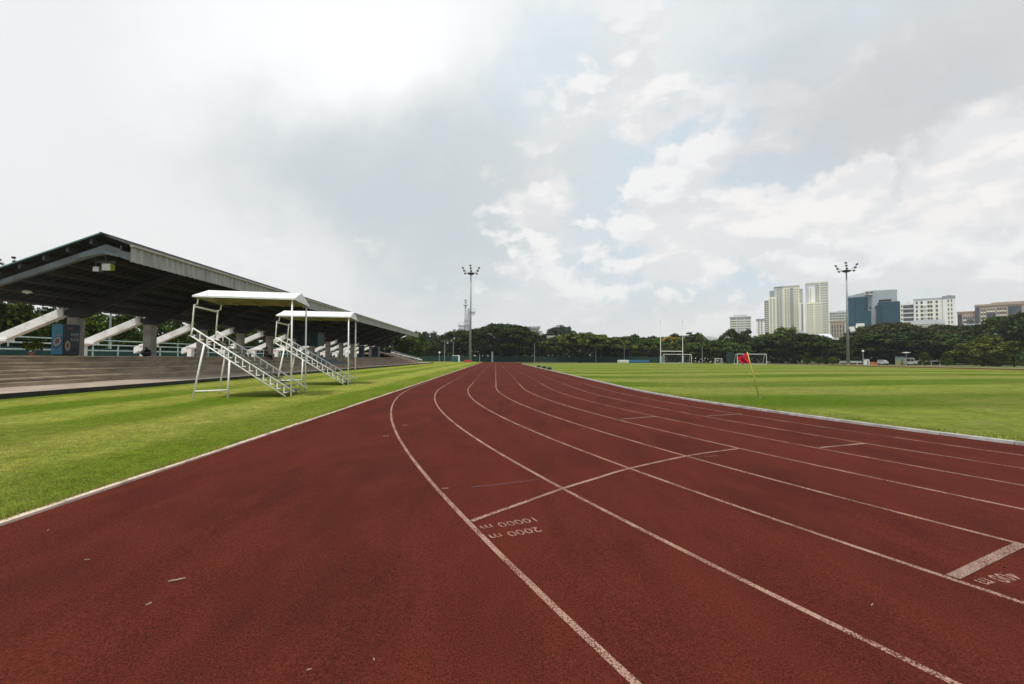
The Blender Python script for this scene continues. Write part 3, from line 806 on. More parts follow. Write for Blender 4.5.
def goal(name, label, px0, px1, Y, depth=1.6, h=2.44, group='football goals at the far end'):
    a, b = at_y(px0, 363, Y), at_y(px1, 363, Y); w = b.x-a.x
    cx = (a.x+b.x)/2
    t = thing(name, label, 'goal', (cx, Y, height(cx, Y)), 0, group)
    for s in (-1, 1):
        MB().tube([(s*w/2, 0, 0), (s*w/2, 0, h)], .055, 8).build('post', M_WHITE, t)
        MB().tube([(s*w/2, 0, h), (s*w/2, depth*.45, h-.05), (s*w/2, depth, .05), (s*w/2, 0, .05)], .04, 6).build('side_frame', M_WHITE, t)
    MB().tube([(-w/2, 0, h), (w/2, 0, h)], .055, 8).build('crossbar', M_WHITE, t)
    MB().tube([(-w/2, depth, .05), (w/2, depth, .05)], .04, 6).build('ground_bar', M_WHITE, t)
    nt_ = MB()
    for k in range(1, 12):
        x = -w/2 + w*k/12; nt_.tube([(x, .02, h), (x, depth*.5, h-.1), (x, depth, .05)], .006, 4)
    for k in range(1, 6):
        u = k/6; nt_.tube([(-w/2, depth*(.4+.6*u), h*(1-u)), (w/2, depth*(.4+.6*u), h*(1-u))], .006, 4)
    nt_.build('net', mat('grey_net', (.25,.26,.26), None, 4, .9), t)
    return t
goal('football_goal', 'white football goal seen behind the red corner flag', 737.3, 766.5, 107)
goal('football_goal', 'white football goal standing behind the rugby posts', 664, 691.5, 122.5)
goal('practice_goal', 'small grey practice goal left of the goal behind the flag', 715.5, 722, 121, .9, 1.4)
p0, p1 = at_y(660.7, 362.6, 113.5), at_y(682.8, 362.6, 113.5)
rg = thing('rugby_posts', 'tall white rugby posts with pale blue padded bases and a crossbar', 'rugby goal', ((p0.x+p1.x)/2, 113.5, height(p0.x, 113.5)))
w = p1.x-p0.x
M_PAD = mat('pale_blue_pad', (.45, .55, .66), (.36, .46, .58), 3, .6)
for s in (-1, 1):
    po = MB().tube([(s*w/2, 0, 0), (s*w/2, 0, 6.2), (s*w/2, 0, 6.25), (s*w/2, 0, 10.6)], [.09, .08, .045, .03], 8).build('post', M_WHITE, rg)
    MB().box(s*w/2-.18, s*w/2+.18, -.18, .18, .02, 1.75).build('pad', M_PAD, rg, bevel=.06)
    MB().ellipsoid((s*w/2, 0, 10.55), .09, .09, .16, 8, 6).build('cap', M_STEEL, rg)
MB().tube([(-w/2, 0, 3.0), (w/2, 0, 3.0)], .075, 8).build('crossbar', M_WHITE, rg)

def mat_pad(label, px0, px1, Y, h, m, name='landing_mat'):
    a, b = at_y(px0, 362, Y), at_y(px1, 362, Y); w = b.x-a.x; cx = (a.x+b.x)/2
    t = thing(name, label, 'landing mat', (cx, Y, height(cx, Y)), 0)
    MB().box(-w/2, w/2, 0, 2.6, .03, h).build('cushion', m, t, bevel=.06)
    MB().box(-w/2+.02, w/2-.02, -.012, -.001, h*.44, h*.50).build('seam', M_STEEL, t)
    MB().box(-w/2+.1, w/2-.1, .1, 2.5, 0, .04).build('base', M_BLACK, t)
mat_pad('long blue landing mat lying beyond the turf, left of the rugby posts', 629.2, 649.3, 119, .74, mat('blue_vinyl', (.02,.13,.30), (.015,.10,.25), 2, .5))
mat_pad('white landing mat lying against the left end of the blue one', 620, 629, 118.9, .78, mat('white_vinyl', (.72,.72,.70), None, 2, .5))
# three black weights by the inner kerb
for (px, py, lb) in ((538.8, 366.0, 'farthest of three small black sandbags on the inner kerb'), (544.0, 367.0, 'middle one of three small black sandbags on the inner kerb'), (549.3, 368.4, 'nearest of three small black sandbags on the inner kerb')):
    g = ground_at(px, py); X = CX-R0+.38
    g = Vector((X, X/ (ray(px, py).x/ray(px, py).y), 0))
    t = thing('sandbag', lb, 'sandbag', (X, g.y, height(X, g.y)+.0), .5, 'black sandbags by the kerb')
    MB().ellipsoid((0, 0, .16), .34, .24, .17, 14, 8, .04).build('sack', M_BLACK, t, smooth=True)
    MB().bar((-.12, 0, .34), (.12, 0, .34), .03).bar((-.12,0,.28),(-.12,0,.35),.03).bar((.12,0,.28),(.12,0,.35),.03).build('handle', M_STEEL, t)

# ================================================================== FLOODLIGHT TOWERS
def floodlight(label, px, Y, ztop, rz=0.0):
    p = at_y(px, 362, Y); H = ztop
    t = thing('floodlight_tower', label, 'floodlight', (p.x, Y, -.1), rz, 'tall floodlight towers')
    MB().tube([(0,0,0), (0,0,H*.5), (0,0,H)], [.36, .27, .16], 12).build('pole', M_POLE, t, smooth=True)
    MB().lathe([(.55, 0), (.55, .12), (.4, .14), (.4, .5)], n=12).build('base', M_CONC, t)
    hd = MB(); hd.lathe([(.3, -.45), (.95, -.22), (1.0, .08), (.4, .25)], (0,0,H), 12)
    hd.build('head_ring', M_DSTEEL, t)
    for s in (-1, 0, 1):
        for j in range(3):
            x, y, z = s*(1.62+.32*j), (-1.0-.25*j if s == 0 else -.2), H-.12+.80*j
            if s == 0: x, z = .12-.1*j, H+.45+.72*j
            l = MB().bar((x, y-.30, z), (x, y+.30, z), .52, .36, (-.5*s, -.3, 1)).build('lamp', M_DSTEEL, t)
            MB().bar((x, y+.2, z-.05), (s*.8, 0, H), .06).build('arm', M_DSTEEL, l)
    return t
zL = at_y(470, 273, 128).z
floodlight('slender floodlight tower beyond the end of the straight, in front of the trees', 470.2, 128, zL)
floodlight('floodlight tower on the right, in front of the teal glass office block', 848.2, 117, at_y(848, 270.5, 117).z, -.66)
zt_ = at_y(8, 268, 92)
t = floodlight('floodlight tower behind the near end of the grandstand, its pole seen below the roof', 12, 92, zt_.z, .6)

# ================================================================== TREES
def tree_proto(kind, seed):
    r = np.random.default_rng(seed); random.seed(seed)
    if kind in ('rain', 'umbrella'):      # umbrella crown, 20 m across, 10.5 m high, forked trunk
        R, H = 10.0, 10.5; pts = []; limbs = MB()
        nl = 7; tips = []
        limbs.tube([(0,0,-.2), (.1,.05,1.2), (0,.1,2.4)], [.75, .55, .50], 9)
        for k in range(nl):
            a = 2*PI*k/nl + random.uniform(-.3, .3); l = random.uniform(.55, .85)*R
            m1 = (.25*l*math.cos(a), .25*l*math.sin(a), 4.0+random.uniform(-.3,.4)); m2 = (.6*l*math.cos(a+.1), .6*l*math.sin(a+.1), 6.0+random.uniform(-.4,.5))
            e = (l*math.cos(a+.15), l*math.sin(a+.15), 7.0+random.uniform(-.5,.6))
            limbs.tube([(0,.1,2.2), m1, m2, e], [.36, .27, .17, .05], 7)
            b = a+random.choice((-.5,.5)); limbs.tube([m1, (.55*l*math.cos(b), .55*l*math.sin(b), 6.6), (.75*l*math.cos(b), .75*l*math.sin(b), 7.6)], [.2,.12,.04], 6)
        cl = []
        for _ in range(125):
            a = r.uniform(0, 2*PI); q = math.sqrt(r.uniform(0, 1)); rho = R*.92*q
            edge = 1+.16*math.sin(3*a+seed)+.10*math.sin(5*a+2*seed)
            z = 4.3 + (H-5.1)*math.sqrt(max(0, 1-(q*.97)**2)) + r.uniform(-.5, .35)
            cl.append((rho*edge*math.cos(a), rho*edge*math.sin(a), z, r.uniform(1.1, 2.2), r.uniform(.45, .85)))
        for _ in range(52 if kind == 'rain' else 0):
            a = r.uniform(0, 2*PI); q = r.uniform(.3, 1); rho = R*.9*q
            cl.append((rho*math.cos(a), rho*math.sin(a), r.uniform(2.4, 6.2), r.uniform(.9, 1.8), r.uniform(.4, .8)))
        per, s = 105, .44
    elif kind == 'round':   # dense bushy crown, 10 m across, 10 m high
        limbs = MB(); limbs.tube([(0,0,-.2), (.1,0,2.0), (0,.1,5), (0,0,8)], [.34,.26,.18,.05], 8)
        for k in range(9):
            a = 2.4*k; limbs.tube([(0,0,1.8+.5*k), (1.6*math.cos(a), 1.6*math.sin(a), 3.0+.55*k), (2.9*math.cos(a), 2.9*math.sin(a), 4.0+.5*k)], [.13,.09,.03], 6)
        cl = []
        for _ in range(95):
            d = r.normal(size=3); d /= np.linalg.norm(d); q = r.uniform(.35, 1)**.5
            lump = 1+.2*math.sin(3*d[0]+seed)*math.cos(4*d[1]+seed*2)
            cl.append((4.4*q*lump*d[0], 4.4*q*lump*d[1], 5.6+3.9*q*lump*d[2], r.uniform(.7, 1.35), r.uniform(.55, 1.0)))
        per, s = 95, .36
    elif kind == 'open':    # irregular open tree, 9 m across, 10 m high
        limbs = MB(); limbs.tube([(0,0,-.2), (.2,.1,2.4), (-.1,.1,4.8), (.2,0,7.5)], [.30,.23,.15,.04], 8)
        cl = []
        for k in range(26):
            a = 2.4*k+r.uniform(-.3,.3); z0 = 2.2+.20*k; l = r.uniform(1.5, 4.0)*(1-.012*k); z1 = z0+r.uniform(.8, 2.0)
            limbs.tube([(0,0,z0), (.5*l*math.cos(a), .5*l*math.sin(a), (z0+z1)/2+.3), (l*math.cos(a), l*math.sin(a), z1)], [.10,.07,.02], 5)
            for _ in range(3): cl.append((l*math.cos(a)+r.normal()*.5, l*math.sin(a)+r.normal()*.5, z1+r.normal()*.35, r.uniform(.6,1.2), r.uniform(.35,.7)))
        per, s = 80, .34
    else:                   # young: narrow conical tree, 3 m across, 5 m high
        limbs = MB(); limbs.tube([(0,0,-.1), (.03,0,2.4), (0,.02,4.6)], [.09,.06,.015], 7)
        cl = []
        for k in range(60):
            z = r.uniform(.45, 4.8); w = 1.35*(1-(z/5.2)**1.4)*(.55+.45*min(1, z/1.3))
            a = r.uniform(0, 2*PI); q = math.sqrt(r.uniform(.1,1)); cl.append((w*q*math.cos(a), w*q*math.sin(a), z, r.uniform(.25,.5), r.uniform(.2,.42)))
        per, s = 70, .17
    P = []
    for (x, y, z, a, b) in cl:
        d = r.normal(size=(per, 3)); d /= np.linalg.norm(d, axis=1)[:, None]; d[:, 2] = np.where(d[:, 2] < 0, d[:, 2]*.55, d[:, 2])
        q = r.uniform(.55, 1.08, (per, 1))
        P.append(np.array([x, y, z]) + d*q*np.array([a, a, b]))
    P = np.concatenate(P)
    root = empty('tree')
    tr = limbs.build('trunk', M_TRUNK, root, smooth=True)
    cr = leaf_mesh('crown', P, s, M_LEAF[0], root, .9)
    z = P[:, 2]
    dims = (np.percentile(P[:, 0], 99.3)-np.percentile(P[:, 0], .7), np.percentile(z, 99.8))
    return root, dims
PROTO = {}
for kind in ('rain', 'umbrella', 'round', 'open', 'young'):
    PROTO[kind] = [tree_proto(kind, sd) for sd in ((3, 8, 21) if kind != 'young' else (5, 9))]
used_protos = set()
def tree(kind, label, px0, px1, pytop, Y, leaf, group, pyb=None, z0=-.1, name=None, cat='tree', zs=1.0):
    i = len(used_protos) + random.randint(0, 50); lst = PROTO[kind]; k = tree.n % len(lst); tree.n += 1
    root, (dw, dh) = lst[k]
    key = (kind, k)
    if key in used_protos: o = copy_tree(root)
    else: used_protos.add(key); o = root
    a, b = at_y(px0, pytop, Y), at_y(px1, pytop, Y); w, h = b.x-a.x, (a.z+b.z)/2 - z0
    o.name = name or {'rain': 'rain_tree', 'umbrella': 'umbrella_tree', 'round': 'bushy_tree', 'open': 'open_tree', 'young': 'young_tree'}[kind]
    o.location = ((a.x+b.x)/2, Y, z0); o.scale = (w/dw, w/dw, h/dh); o.rotation_euler = (0, 0, tree.n*2.1)
    for ch in o.children:
        if ch.name.startswith('crown'):
            ch.material_slots[0].link = 'OBJECT'; ch.material_slots[0].material = leaf if not isinstance(leaf, int) else M_LEAF[leaf]
    tag(o, label, cat, group)
    return o
tree.n = 0
GB = 'trees along the far side of the field'
T = tree
T('rain', 'big dark spreading tree at the end of the straight, directly above the track', 468, 536, 324.5, 163, 0, GB)
T('umbrella', 'wide olive umbrella tree with a visible forked trunk, right of the track end', 538, 622, 334, 158, 3, GB)
T('round', 'dark bushy tree standing between the end-of-straight tree and the white building', 522, 548, 334, 175, 0, GB)
T('round', 'dark bushy tree half hidden behind the middle of the big spreading tree', 482, 522, 331, 174, 0, GB)
T('rain', 'dark tree behind the foot of the left floodlight tower', 438, 482, 330.5, 182, 0, GB)
T('round', 'green tree just past the end of the grandstand roof', 398, 428, 334, 128, 1, GB)
T('round', 'low dark tree directly behind the open far terrace', 362, 412, 333.5, 124, 0, GB)
T('round', 'dark tree right under the far end of the grandstand roof', 350, 388, 331, 135, 0, GB)
T('round', 'dark leafy tree between the open terrace and the teal practice goal', 420, 446, 343, 168, 0, GB)
T('round', 'bluish tree far off above the gap right of the grandstand', 411, 447, 332.5, 260, 5, GB)
T('rain', 'rounded bluish tree far off over the small white building', 543, 577, 326.5, 255, 5, GB)
T('rain', 'mid green tree above the white landing mat', 600, 648, 337, 172, 0, GB)
T('open', 'dark uneven tree at the right edge of the umbrella tree', 584, 612, 336, 176, 0, GB)
T('rain', 'low green tree behind the blue landing mat', 628, 668, 339.5, 165, 1, GB)
fl_tree = T('rain', 'tree with yellow blossom on top, behind the left rugby post', 642, 690, 337.5, 176, 1, GB)
T('open', 'dark ragged tree rising between the two rugby posts', 670, 701, 333, 188, 0, GB)
T('rain', 'broad bright green tree to the right of the rugby posts', 683, 744, 341.5, 158, 1, GB)
T('round', 'dark rounded tree in front of the small grey tower', 719, 751, 329.5, 178, 0, GB)
T('round', 'lighter green tree directly below the tall cream towers', 764, 800, 328, 176, 2, GB)
T('rain', 'broad dark tree right of the flag, below the twin towers', 755, 832, 334.5, 156, 0, GB)
T('rain', 'dark tree left of the right-hand floodlight tower', 800, 852, 343, 150, 0, GB)
T('round', 'dark tree filling the gap behind the goal with the flag', 738, 772, 339, 168, 0, GB)
T('rain', 'very wide dark tree behind the white van, right of the floodlight tower', 846, 950, 333, 146, 0, GB)
T('rain', 'brown-tinged tree crown rising in front of the teal glass office', 858, 922, 323.5, 168, 4, GB)
T('rain', 'dark tree below the pink-brown building', 914, 975, 325.5, 165, 4, GB)
T('rain', 'dark green tree behind the small rounded yellowish tree', 930, 1010, 334.5, 150, 0, GB)
T('rain', 'tall dark tree at the far right, partly cut off by the picture edge', 994, 1075, 313, 140, 0, GB)
T('round', 'small rounded yellowish-green tree standing alone on the right-hand bank', 963, 1002, 337.5, 108, M_LONE, GB, z0=-1.6)
T('young', 'narrow yellowish tree in front of the green windscreen at the far right', 1005, 1022, 341, 101, 3, GB)
T('young', 'small clipped green shrub-like tree below the cream towers', 803, 811, 352.5, 128, 1, GB)
T('young', 'thin young tree between the van and the yellowish tree, the left one of two', 920, 929, 352.5, 118, 2, GB)
T('young', 'thin young tree just left of the rounded yellowish tree', 941, 952, 352, 112, 2, GB)
T('round', 'tiny round bush beside the clipped small tree below the towers', 815, 823, 357, 127, 1, GB, name='bush', cat='bush')
T('round', 'low bush at the foot of the dark tree left of the floodlight tower', 828, 836, 356.5, 126, 2, GB, name='bush', cat='bush')
# a few yellow flower sprays on the blossoming tree
cr = [c for c in fl_tree.children if c.name.startswith('crown')][0]
me = cr.data; co = np.empty(len(me.vertices)*3, np.float32); me.vertices.foreach_get('co', co); co = co.reshape(-1, 4, 3).mean(1)
top = co[(co[:, 2] > 7.6)]; a = np.arctan2(top[:, 1], top[:, 0]); top = top[(np.sin(a*3.0+1) > .1) & (rng.uniform(0,1,len(top)) < .35)]
leaf_mesh('blossom', top+np.array([0,0,.25]), .5, M_FLOWER, fl_tree, .9)
GS = 'trees behind the grandstand'
bl = [(-6, 46, 303, 44, 1, 'tree behind the platform, left of the vending machine, nearest the picture edge'),
      (22, 78, 308, 52, 0, 'tree behind the first tie beam, above the vending machine'),
      (76, 116, 312, 58, 2, 'light green tree seen between the vending machine and the second column'),
      (104, 146, 314, 56, 1, 'tree behind the second tie beam of the grandstand'),
      (146, 186, 316, 62, 1, 'tree showing right of the second column, above the railing'),
      (176, 222, 318, 72, 0, 'dark tree behind the grandstand, just left of the nearer ladder stand'),
      (210, 256, 320, 80, 1, "tree behind the grandstand, framed by the nearer ladder stand's posts"),
      (244, 284, 322, 90, 1, 'tree behind the grandstand, between the two ladder stands'),
      (276, 318, 325, 98, 0, 'dark tree behind the grandstand, framed by the farther ladder stand'),
      (310, 348, 328, 112, 1, 'tree behind the far half of the grandstand, right of the farther stand'),
      (-60, 10, 300, 40, 0, 'dark tree at the extreme left behind the grandstand')]
for (a, b, t_, Y, lf, lb) in bl: T('round' if lf != 2 else 'open', lb, a, b, t_, Y, lf, GS)

for kind, lst in PROTO.items():
    for k, (root, _) in enumerate(lst):
        if (kind, k) not in used_protos:
            for ch in list(root.children): bpy.data.objects.remove(ch)
            bpy.data.objects.remove(root)

# the lower edge of the wood behind everything reads as one mass
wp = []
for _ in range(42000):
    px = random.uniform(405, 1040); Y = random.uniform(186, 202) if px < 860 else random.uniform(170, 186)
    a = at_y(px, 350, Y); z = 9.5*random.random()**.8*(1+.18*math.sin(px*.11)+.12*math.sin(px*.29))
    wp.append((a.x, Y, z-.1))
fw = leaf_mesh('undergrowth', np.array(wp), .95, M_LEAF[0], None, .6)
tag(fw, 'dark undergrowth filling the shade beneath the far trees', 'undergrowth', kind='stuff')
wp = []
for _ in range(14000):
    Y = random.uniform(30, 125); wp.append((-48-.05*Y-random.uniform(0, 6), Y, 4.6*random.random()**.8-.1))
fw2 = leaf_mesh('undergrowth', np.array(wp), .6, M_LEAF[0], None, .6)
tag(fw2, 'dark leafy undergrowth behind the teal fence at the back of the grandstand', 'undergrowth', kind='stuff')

# ================================================================== FAR FENCES, POSTS, SMALL THINGS
def far_fence(label, ax, ay, bx, by, h, m, step=4.0, name='windscreen_fence', group=None):
    d = Vector((bx-ax, by-ay)); L = d.length; rz = math.atan2(d.y, d.x)
    t = thing(name, label, 'fence', (ax, ay, -.1), rz, group)
    MB().box(0, L, -.02, .02, .15, h).build('screen', m, t)
    for k in range(int(L/step)+1): MB().tube([(k*step, -.06, 0), (k*step, -.06, h+.25)], .05, 6).build('post', M_DSTEEL, t)
    return t
far_fence('long green screened fence beneath the trees at the end of the straight', -26, 156.5, 60, 156.5, 2.0, M_GSCREEN)
a = at_y(996, 361, 112); b = at_y(1045, 361, 100)
far_fence('tall green windscreen behind the narrow tree at the far right', a.x, a.y, b.x, b.y, 4.0, mat('bright_green_screen', (.018, .105, .072), (.013, .08, .055), .8, .9))
a = at_y(726.5, 361, 132); b = at_y(734, 361, 132)
far_fence('narrow dark green screen panel left of the goal behind the flag', a.x, a.y, b.x, b.y, 3.6, M_GSCREEN, 2.0)
def white_fence(label, px0, px1, Y, hs):
    a, b = at_y(px0, 361, Y), at_y(px1, 361, Y); w = b.x-a.x
    t = thing('low_rail_fence', label, 'fence', (a.x, Y, 0))
    for h in hs: MB().box(0, w, -.04, .04, h-.12, h).build('rail', M_WHITE, t)
    for k in range(int(w/2.5)+1): MB().box(k*2.5-.05, k*2.5+.05, .042, .12, -.1, max(hs)).build('post', M_WHITE, t)
white_fence('low white wall-like rail left of the right floodlight tower base', 840, 862, 125, (.95, .65))
white_fence('low white rail fence right of the white van', 914, 946, 122, (1.15,))
def lamp_post(label, px, pyt, pyb, Y, style):
    p = at_y(px, pyb, Y); h = at_y(px, pyt, Y).z
    t = thing('lamp_post', label, 'lamp post', (p.x, Y, -.1)); h += .1
    MB().tube([(0,0,0), (0,0,h)], [.13, .08] if style != 'thick' else [.33, .30], 8).build('pole', M_POLE, t)
    if style == 'tee':
        MB().bar((-1.1,0,h), (1.1,0,h), .12, .08).build('arm', M_POLE, t)
        for s in (-1, 1): MB().box(s*1.1-.25, s*1.1+.25, -.15, .15, h-.14, h-.041).build('lamp', M_POLE, t)
    elif style == 'globe': MB().ellipsoid((0,0,h+.1), .3, .3, .32, 12, 8).build('globe', M_WHITE, t, smooth=True)
    elif style == 'flat':
        MB().lathe([(.15,0),(.9,.12),(1.0,.2),(.2,.34)], (0,0,h-.1), 14).build('lamp_head', M_WHITE, t)
    else: MB().lathe([(.16 if style != 'thick' else .36, 0), (.12, .12)], (0,0,h), 8).build('cap', M_POLE, t)
lamp_post('grey lamp post with a T-shaped head left of the teal practice goal', 444.5, 341, 361, 150, 'tee')
lamp_post('thin plain grey pole directly behind the teal practice goal', 453.2, 342.5, 361, 153, 'plain')
lamp_post('short post with a white globe lamp right of the open terrace', 439.4, 353, 361, 138, 'globe')
lamp_post('stout grey pole under the big tree, just right of the track centre', 492.3, 352, 361.5, 152, 'thick')
lamp_post('short thin pole between the left floodlight tower and the stout grey pole', 479.6, 354.5, 361.5, 152, 'plain')
lamp_post('grey pole in front of the white building, left of the umbrella tree', 534.5, 343.5, 361.5, 152, 'plain')
lamp_post('dark grey pole at the right side of the umbrella tree crown', 595.8, 343, 361.5, 152, 'plain')
lamp_post('thin pole above the white landing mat', 624.3, 346, 361.5, 152, 'plain')
lamp_post('thin pole between the rugby posts and the flag goal', 702.3, 348.5, 361.5, 148, 'plain')
lamp_post('dark pole with a white globe lamp right of the right floodlight tower', 863.2, 351.5, 362.5, 126, 'globe')
lamp_post('lamp post with a wide flat white head beside the white van', 906.3, 353.0, 362.5, 119, 'flat')
lamp_post('grey lamp pole seen behind the second tie beam of the grandstand', 109.5, 312, 350, 48, 'plain')
lamp_post('thin lamp pole seen left of the vending machine under the roof', 30.5, 309, 350, 50, 'tee')

# teal goal with white frame
a = at_y(452.0, 361.5, 140); b = at_y(459.0, 361.5, 140); w = b.x-a.x
t = thing('practice_goal', 'teal-backed white framed practice goal beneath the trees left of the floodlight', 'goal', ((a.x+b.x)/2, 140, 0))
for s in (-1, 1): MB().box(s*w/2-.09-(.12 if s > 0 else 0), s*w/2+.09+(.12 if s > 0 else 0), -.09, .09, 0, 2.05).build('post', M_WHITE if s > 0 else mat('teal_paint', (.03,.16,.20), None, 4, .5), t)
MB().box(-w/2+.1, w/2-.22, -.09, .09, 1.9, 2.05).build('crossbar', M_WHITE, t)
MB().box(-w/2, w/2, .9, .93, 0, 1.85).build('back_net', mat('teal_net', (.02,.11,.11), None, 3, .9), t)
# red and white board at the floodlight's foot
for lb, p0, p1, m in (('red advertising-style board at the foot of the left floodlight tower', 464.2, 469.3, mat('red_board', (.45,.06,.05), None, 4, .6)), ):
    a, b = at_y(p0, 361, 126), at_y(p1+2.6, 361, 126)
    t = thing('barrier_board', 'low red barrier board in front of the left floodlight tower', 'barrier', ((a.x+b.x)/2, 126, 0))
    w = b.x-a.x
    MB().box(-w/2, w/2, -.05, .05, .08, .72).build('panel', m, t, bevel=.02)
    for s in (-1, 1): MB().box(s*w*.4-.04, s*w*.4+.04, -.3, .3, 0, .08).build('foot', M_STEEL, t)

# vehicles and site clutter on the right
def wheel(par, x, y, r):
    t = MB().lathe([(.001,-.1),(r*.95,-.1),(r,-.06),(r,.06),(r*.95,.1),(.001,.1)], n=18).build('tyre', M_BLACK, None)
    w_ = empty('wheel', (x, y, r)); w_.rotation_euler = (PI/2, 0, 0); w_.parent = par; t.parent = w_
    rm = MB().lathe([(.001,-.115),(r*.55,-.11),(r*.6,-.1),(r*.6,.1),(r*.55,.11),(.001,.115)], n=14).build('rim', M_STEEL, w_)
def van(label, px0, px1, Y, pyt, rz, m, name='parked_van', cat='van'):
    a, b = at_y(px0, 362, Y), at_y(px1, 362, Y); h = at_y(px0, pyt, Y).z+.1; w = (b.x-a.x)
    t = thing(name, label, cat, ((a.x+b.x)/2, Y, -.1), rz)
    L = max(w/ (abs(math.cos(rz))+.45*abs(math.sin(rz))), 2.0); W = 1.6
    prof = [(-L/2, .32), (L/2, .32), (L/2, .85), (L*.36, 1.02), (L*.24, h), (-L*.47, h), (-L/2, h*.8)]
    MB().prism_y(prof, -W/2, W/2).build('body', m, t, bevel=.05)
    G = mat('dark_glass', (.02,.03,.035), None, 2, .15)
    for s in (-1, 1): MB().prism_y([(L*.30,1.05),(L*.20,h-.15),(L*.02,h-.15),(L*.02,1.05)], s*W/2-.004 if s > 0 else -W/2-.012, s*W/2+.012 if s > 0 else -W/2+.004).prism_y([(-L*.02,1.05),(-L*.02,h-.15),(-L*.40,h-.15),(-L*.40,1.05)], s*W/2-.004 if s > 0 else -W/2-.012, s*W/2+.012 if s > 0 else -W/2+.004).build('side_window', G, t)
    MB().add([(L*.362,-W*.4,1.06),(L*.362,W*.4,1.06),(L*.255,W*.4,h-.1),(L*.255,-W*.4,h-.1),(L*.34,-W*.4,1.06),(L*.34,W*.4,1.06),(L*.23,W*.4,h-.1),(L*.23,-W*.4,h-.1)], [(0,1,2,3),(4,7,6,5),(0,4,5,1),(1,5,6,2),(2,6,7,3),(3,7,4,0)]).build('windscreen', G, t)
    for s in (-1, 1): MB().box(L/2-.01, L/2+.03, s*W*.36-.14, s*W*.36+.14, .58, .76).build('headlight', M_LENS, t)
    MB().box(L/2-.01, L/2+.06, -W/2, W/2, .30, .44).build('bumper', M_BLACK, t)
    for x in (-L*.32, L*.32):
        for s in (-1, 1): wheel(t, x, s*(W/2-.06), .31)
van('white van parked beneath the very wide dark tree on the right', 907, 915.5, 121, 358.0, -.9, mat('white_vehicle', (.50,.50,.50), None, 3, .3))
van('small white utility cart parked left of the green shed', 880, 886, 122, 360.0, -1.1, mat('white_vehicle', (.72,.72,.71)), 'utility_cart', 'cart')
def shed(name, label, cat, px0, px1, pyt, Y, m, m2):
    a, b = at_y(px0, 362, Y), at_y(px1, 362, Y); w = b.x-a.x; h = at_y(px0, pyt, Y).z+.1
    t = thing(name, label, cat, ((a.x+b.x)/2, Y, -.1))
    MB().box(-w/2, w/2, 0, w*.8, 0, h*.5).build('lower_wall', m2, t); MB().box(-w/2+.01, w/2-.01, .01, w*.8-.01, h*.5, h).build('upper_wall', m, t)
    MB().box(-w/2-.1, w/2+.1, -.12, w*.8+.1, h+.003, h+.08).build('roof', M_DSTEEL, t)
    MB().box(-w*.2, w*.2, -.02, -.002, .08, h*.72).build('door', M_STEEL, t)
shed('garden_shed', 'small pale green and tan shed left of the white van', 'shed', 899.3, 905, 356.5, 121, mat('pale_green_sheet', (.24,.34,.28), None, 3, .6), mat('tan_sheet', (.42,.34,.16), None, 3, .6))
shed('utility_cabinet', 'white utility cabinet right of the globe lamp and left of the orange barrier', 'cabinet', 866, 869.5, 359.0, 123, M_WHITE, M_WHITE)
a, b = at_y(870, 362, 124), at_y(880.5, 362, 124); w = b.x-a.x
t = thing('plastic_barrier', 'orange barrier between the white cabinet and the small utility cart', 'barrier', ((a.x+b.x)/2, 124, -.1))
for k in range(2):
    MB().prism_x([(-.25, 0), (.25, 0), (.12, .35), (.10, .8), (-.10, .8), (-.12, .35)], -w/2+k*w/2+.02, -w/2+(k+1)*w/2-.02).build('segment', mat('orange_plastic', (.50,.17,.05), (.36,.12,.04), 3, .6), t, bevel=.02)

# fallen leaves and twigs on the track
for px, py, l, a, lb, m in ((177, 581, .085, .5, 'pale dry twig lying on the red track at lower left', (.45,.36,.26)), (148.5, 605, .03, 1.2, 'short pale leaf stalk on the track below the larger twig', (.55,.45,.36)),
        (445, 489, .07, .1, 'tan fallen leaf beside the outermost lane line', (.50,.36,.24)), (405, 425.5, .10, .0, 'pale leaf fragment just inside the outermost lane line, ahead of the start line', (.42,.30,.22)),
        (309, 671, .02, .4, 'tiny pale crumb of leaf near the bottom edge of the track', (.5,.4,.3)), (374, 661, .022, 2.0, 'tiny pale straw bit on the track at bottom centre left', (.5,.4,.3)),
        (87, 560.5, .03, .1, 'small tan leaf scrap on the track left of the twig', (.42,.3,.2)), (872, 606, .03, .6, 'small pale smudge-like leaf scrap between the wide lanes at right', (.45,.33,.27)),
        (48, 531, .03, 2.2, 'small brown leaf near the white kerb at left', (.38,.24,.14)), (386, 436.5, .09, .0, 'thin pale leaf left of the outermost lane line', (.45,.3,.22)), (1004.5, 568, .022, .2, 'tiny dark clod beside the lettering at right', (.02,.015,.012))):
    g = ground_at(px, py)
    mb = MB(); n = 6
    for i in range(n+1):
        u = i/n-.5; wd = l*.06*(1-(2*u)**2)+.0008
        x, y = l*u*math.cos(a), l*u*math.sin(a)
        for s in (-1, 1): mb.v.append((x-s*wd*math.sin(a), y+s*wd*math.cos(a), .008+.006*abs(u)*l/.05))
        mb.v.append((x, y, .003))
    for i in range(n):
        p_, q_ = 3*i, 3*i+3
        mb.f += [(p_, p_+1, q_+1, q_), (p_, q_, q_+2, p_+2), (p_+1, p_+2, q_+2, q_+1)]
    o = mb.build('fallen_leaf', mat('litter_%d' % int(m[0]*1000), m, None, 60, .8), None, loc=g)
    tag(o, lb, 'leaf')

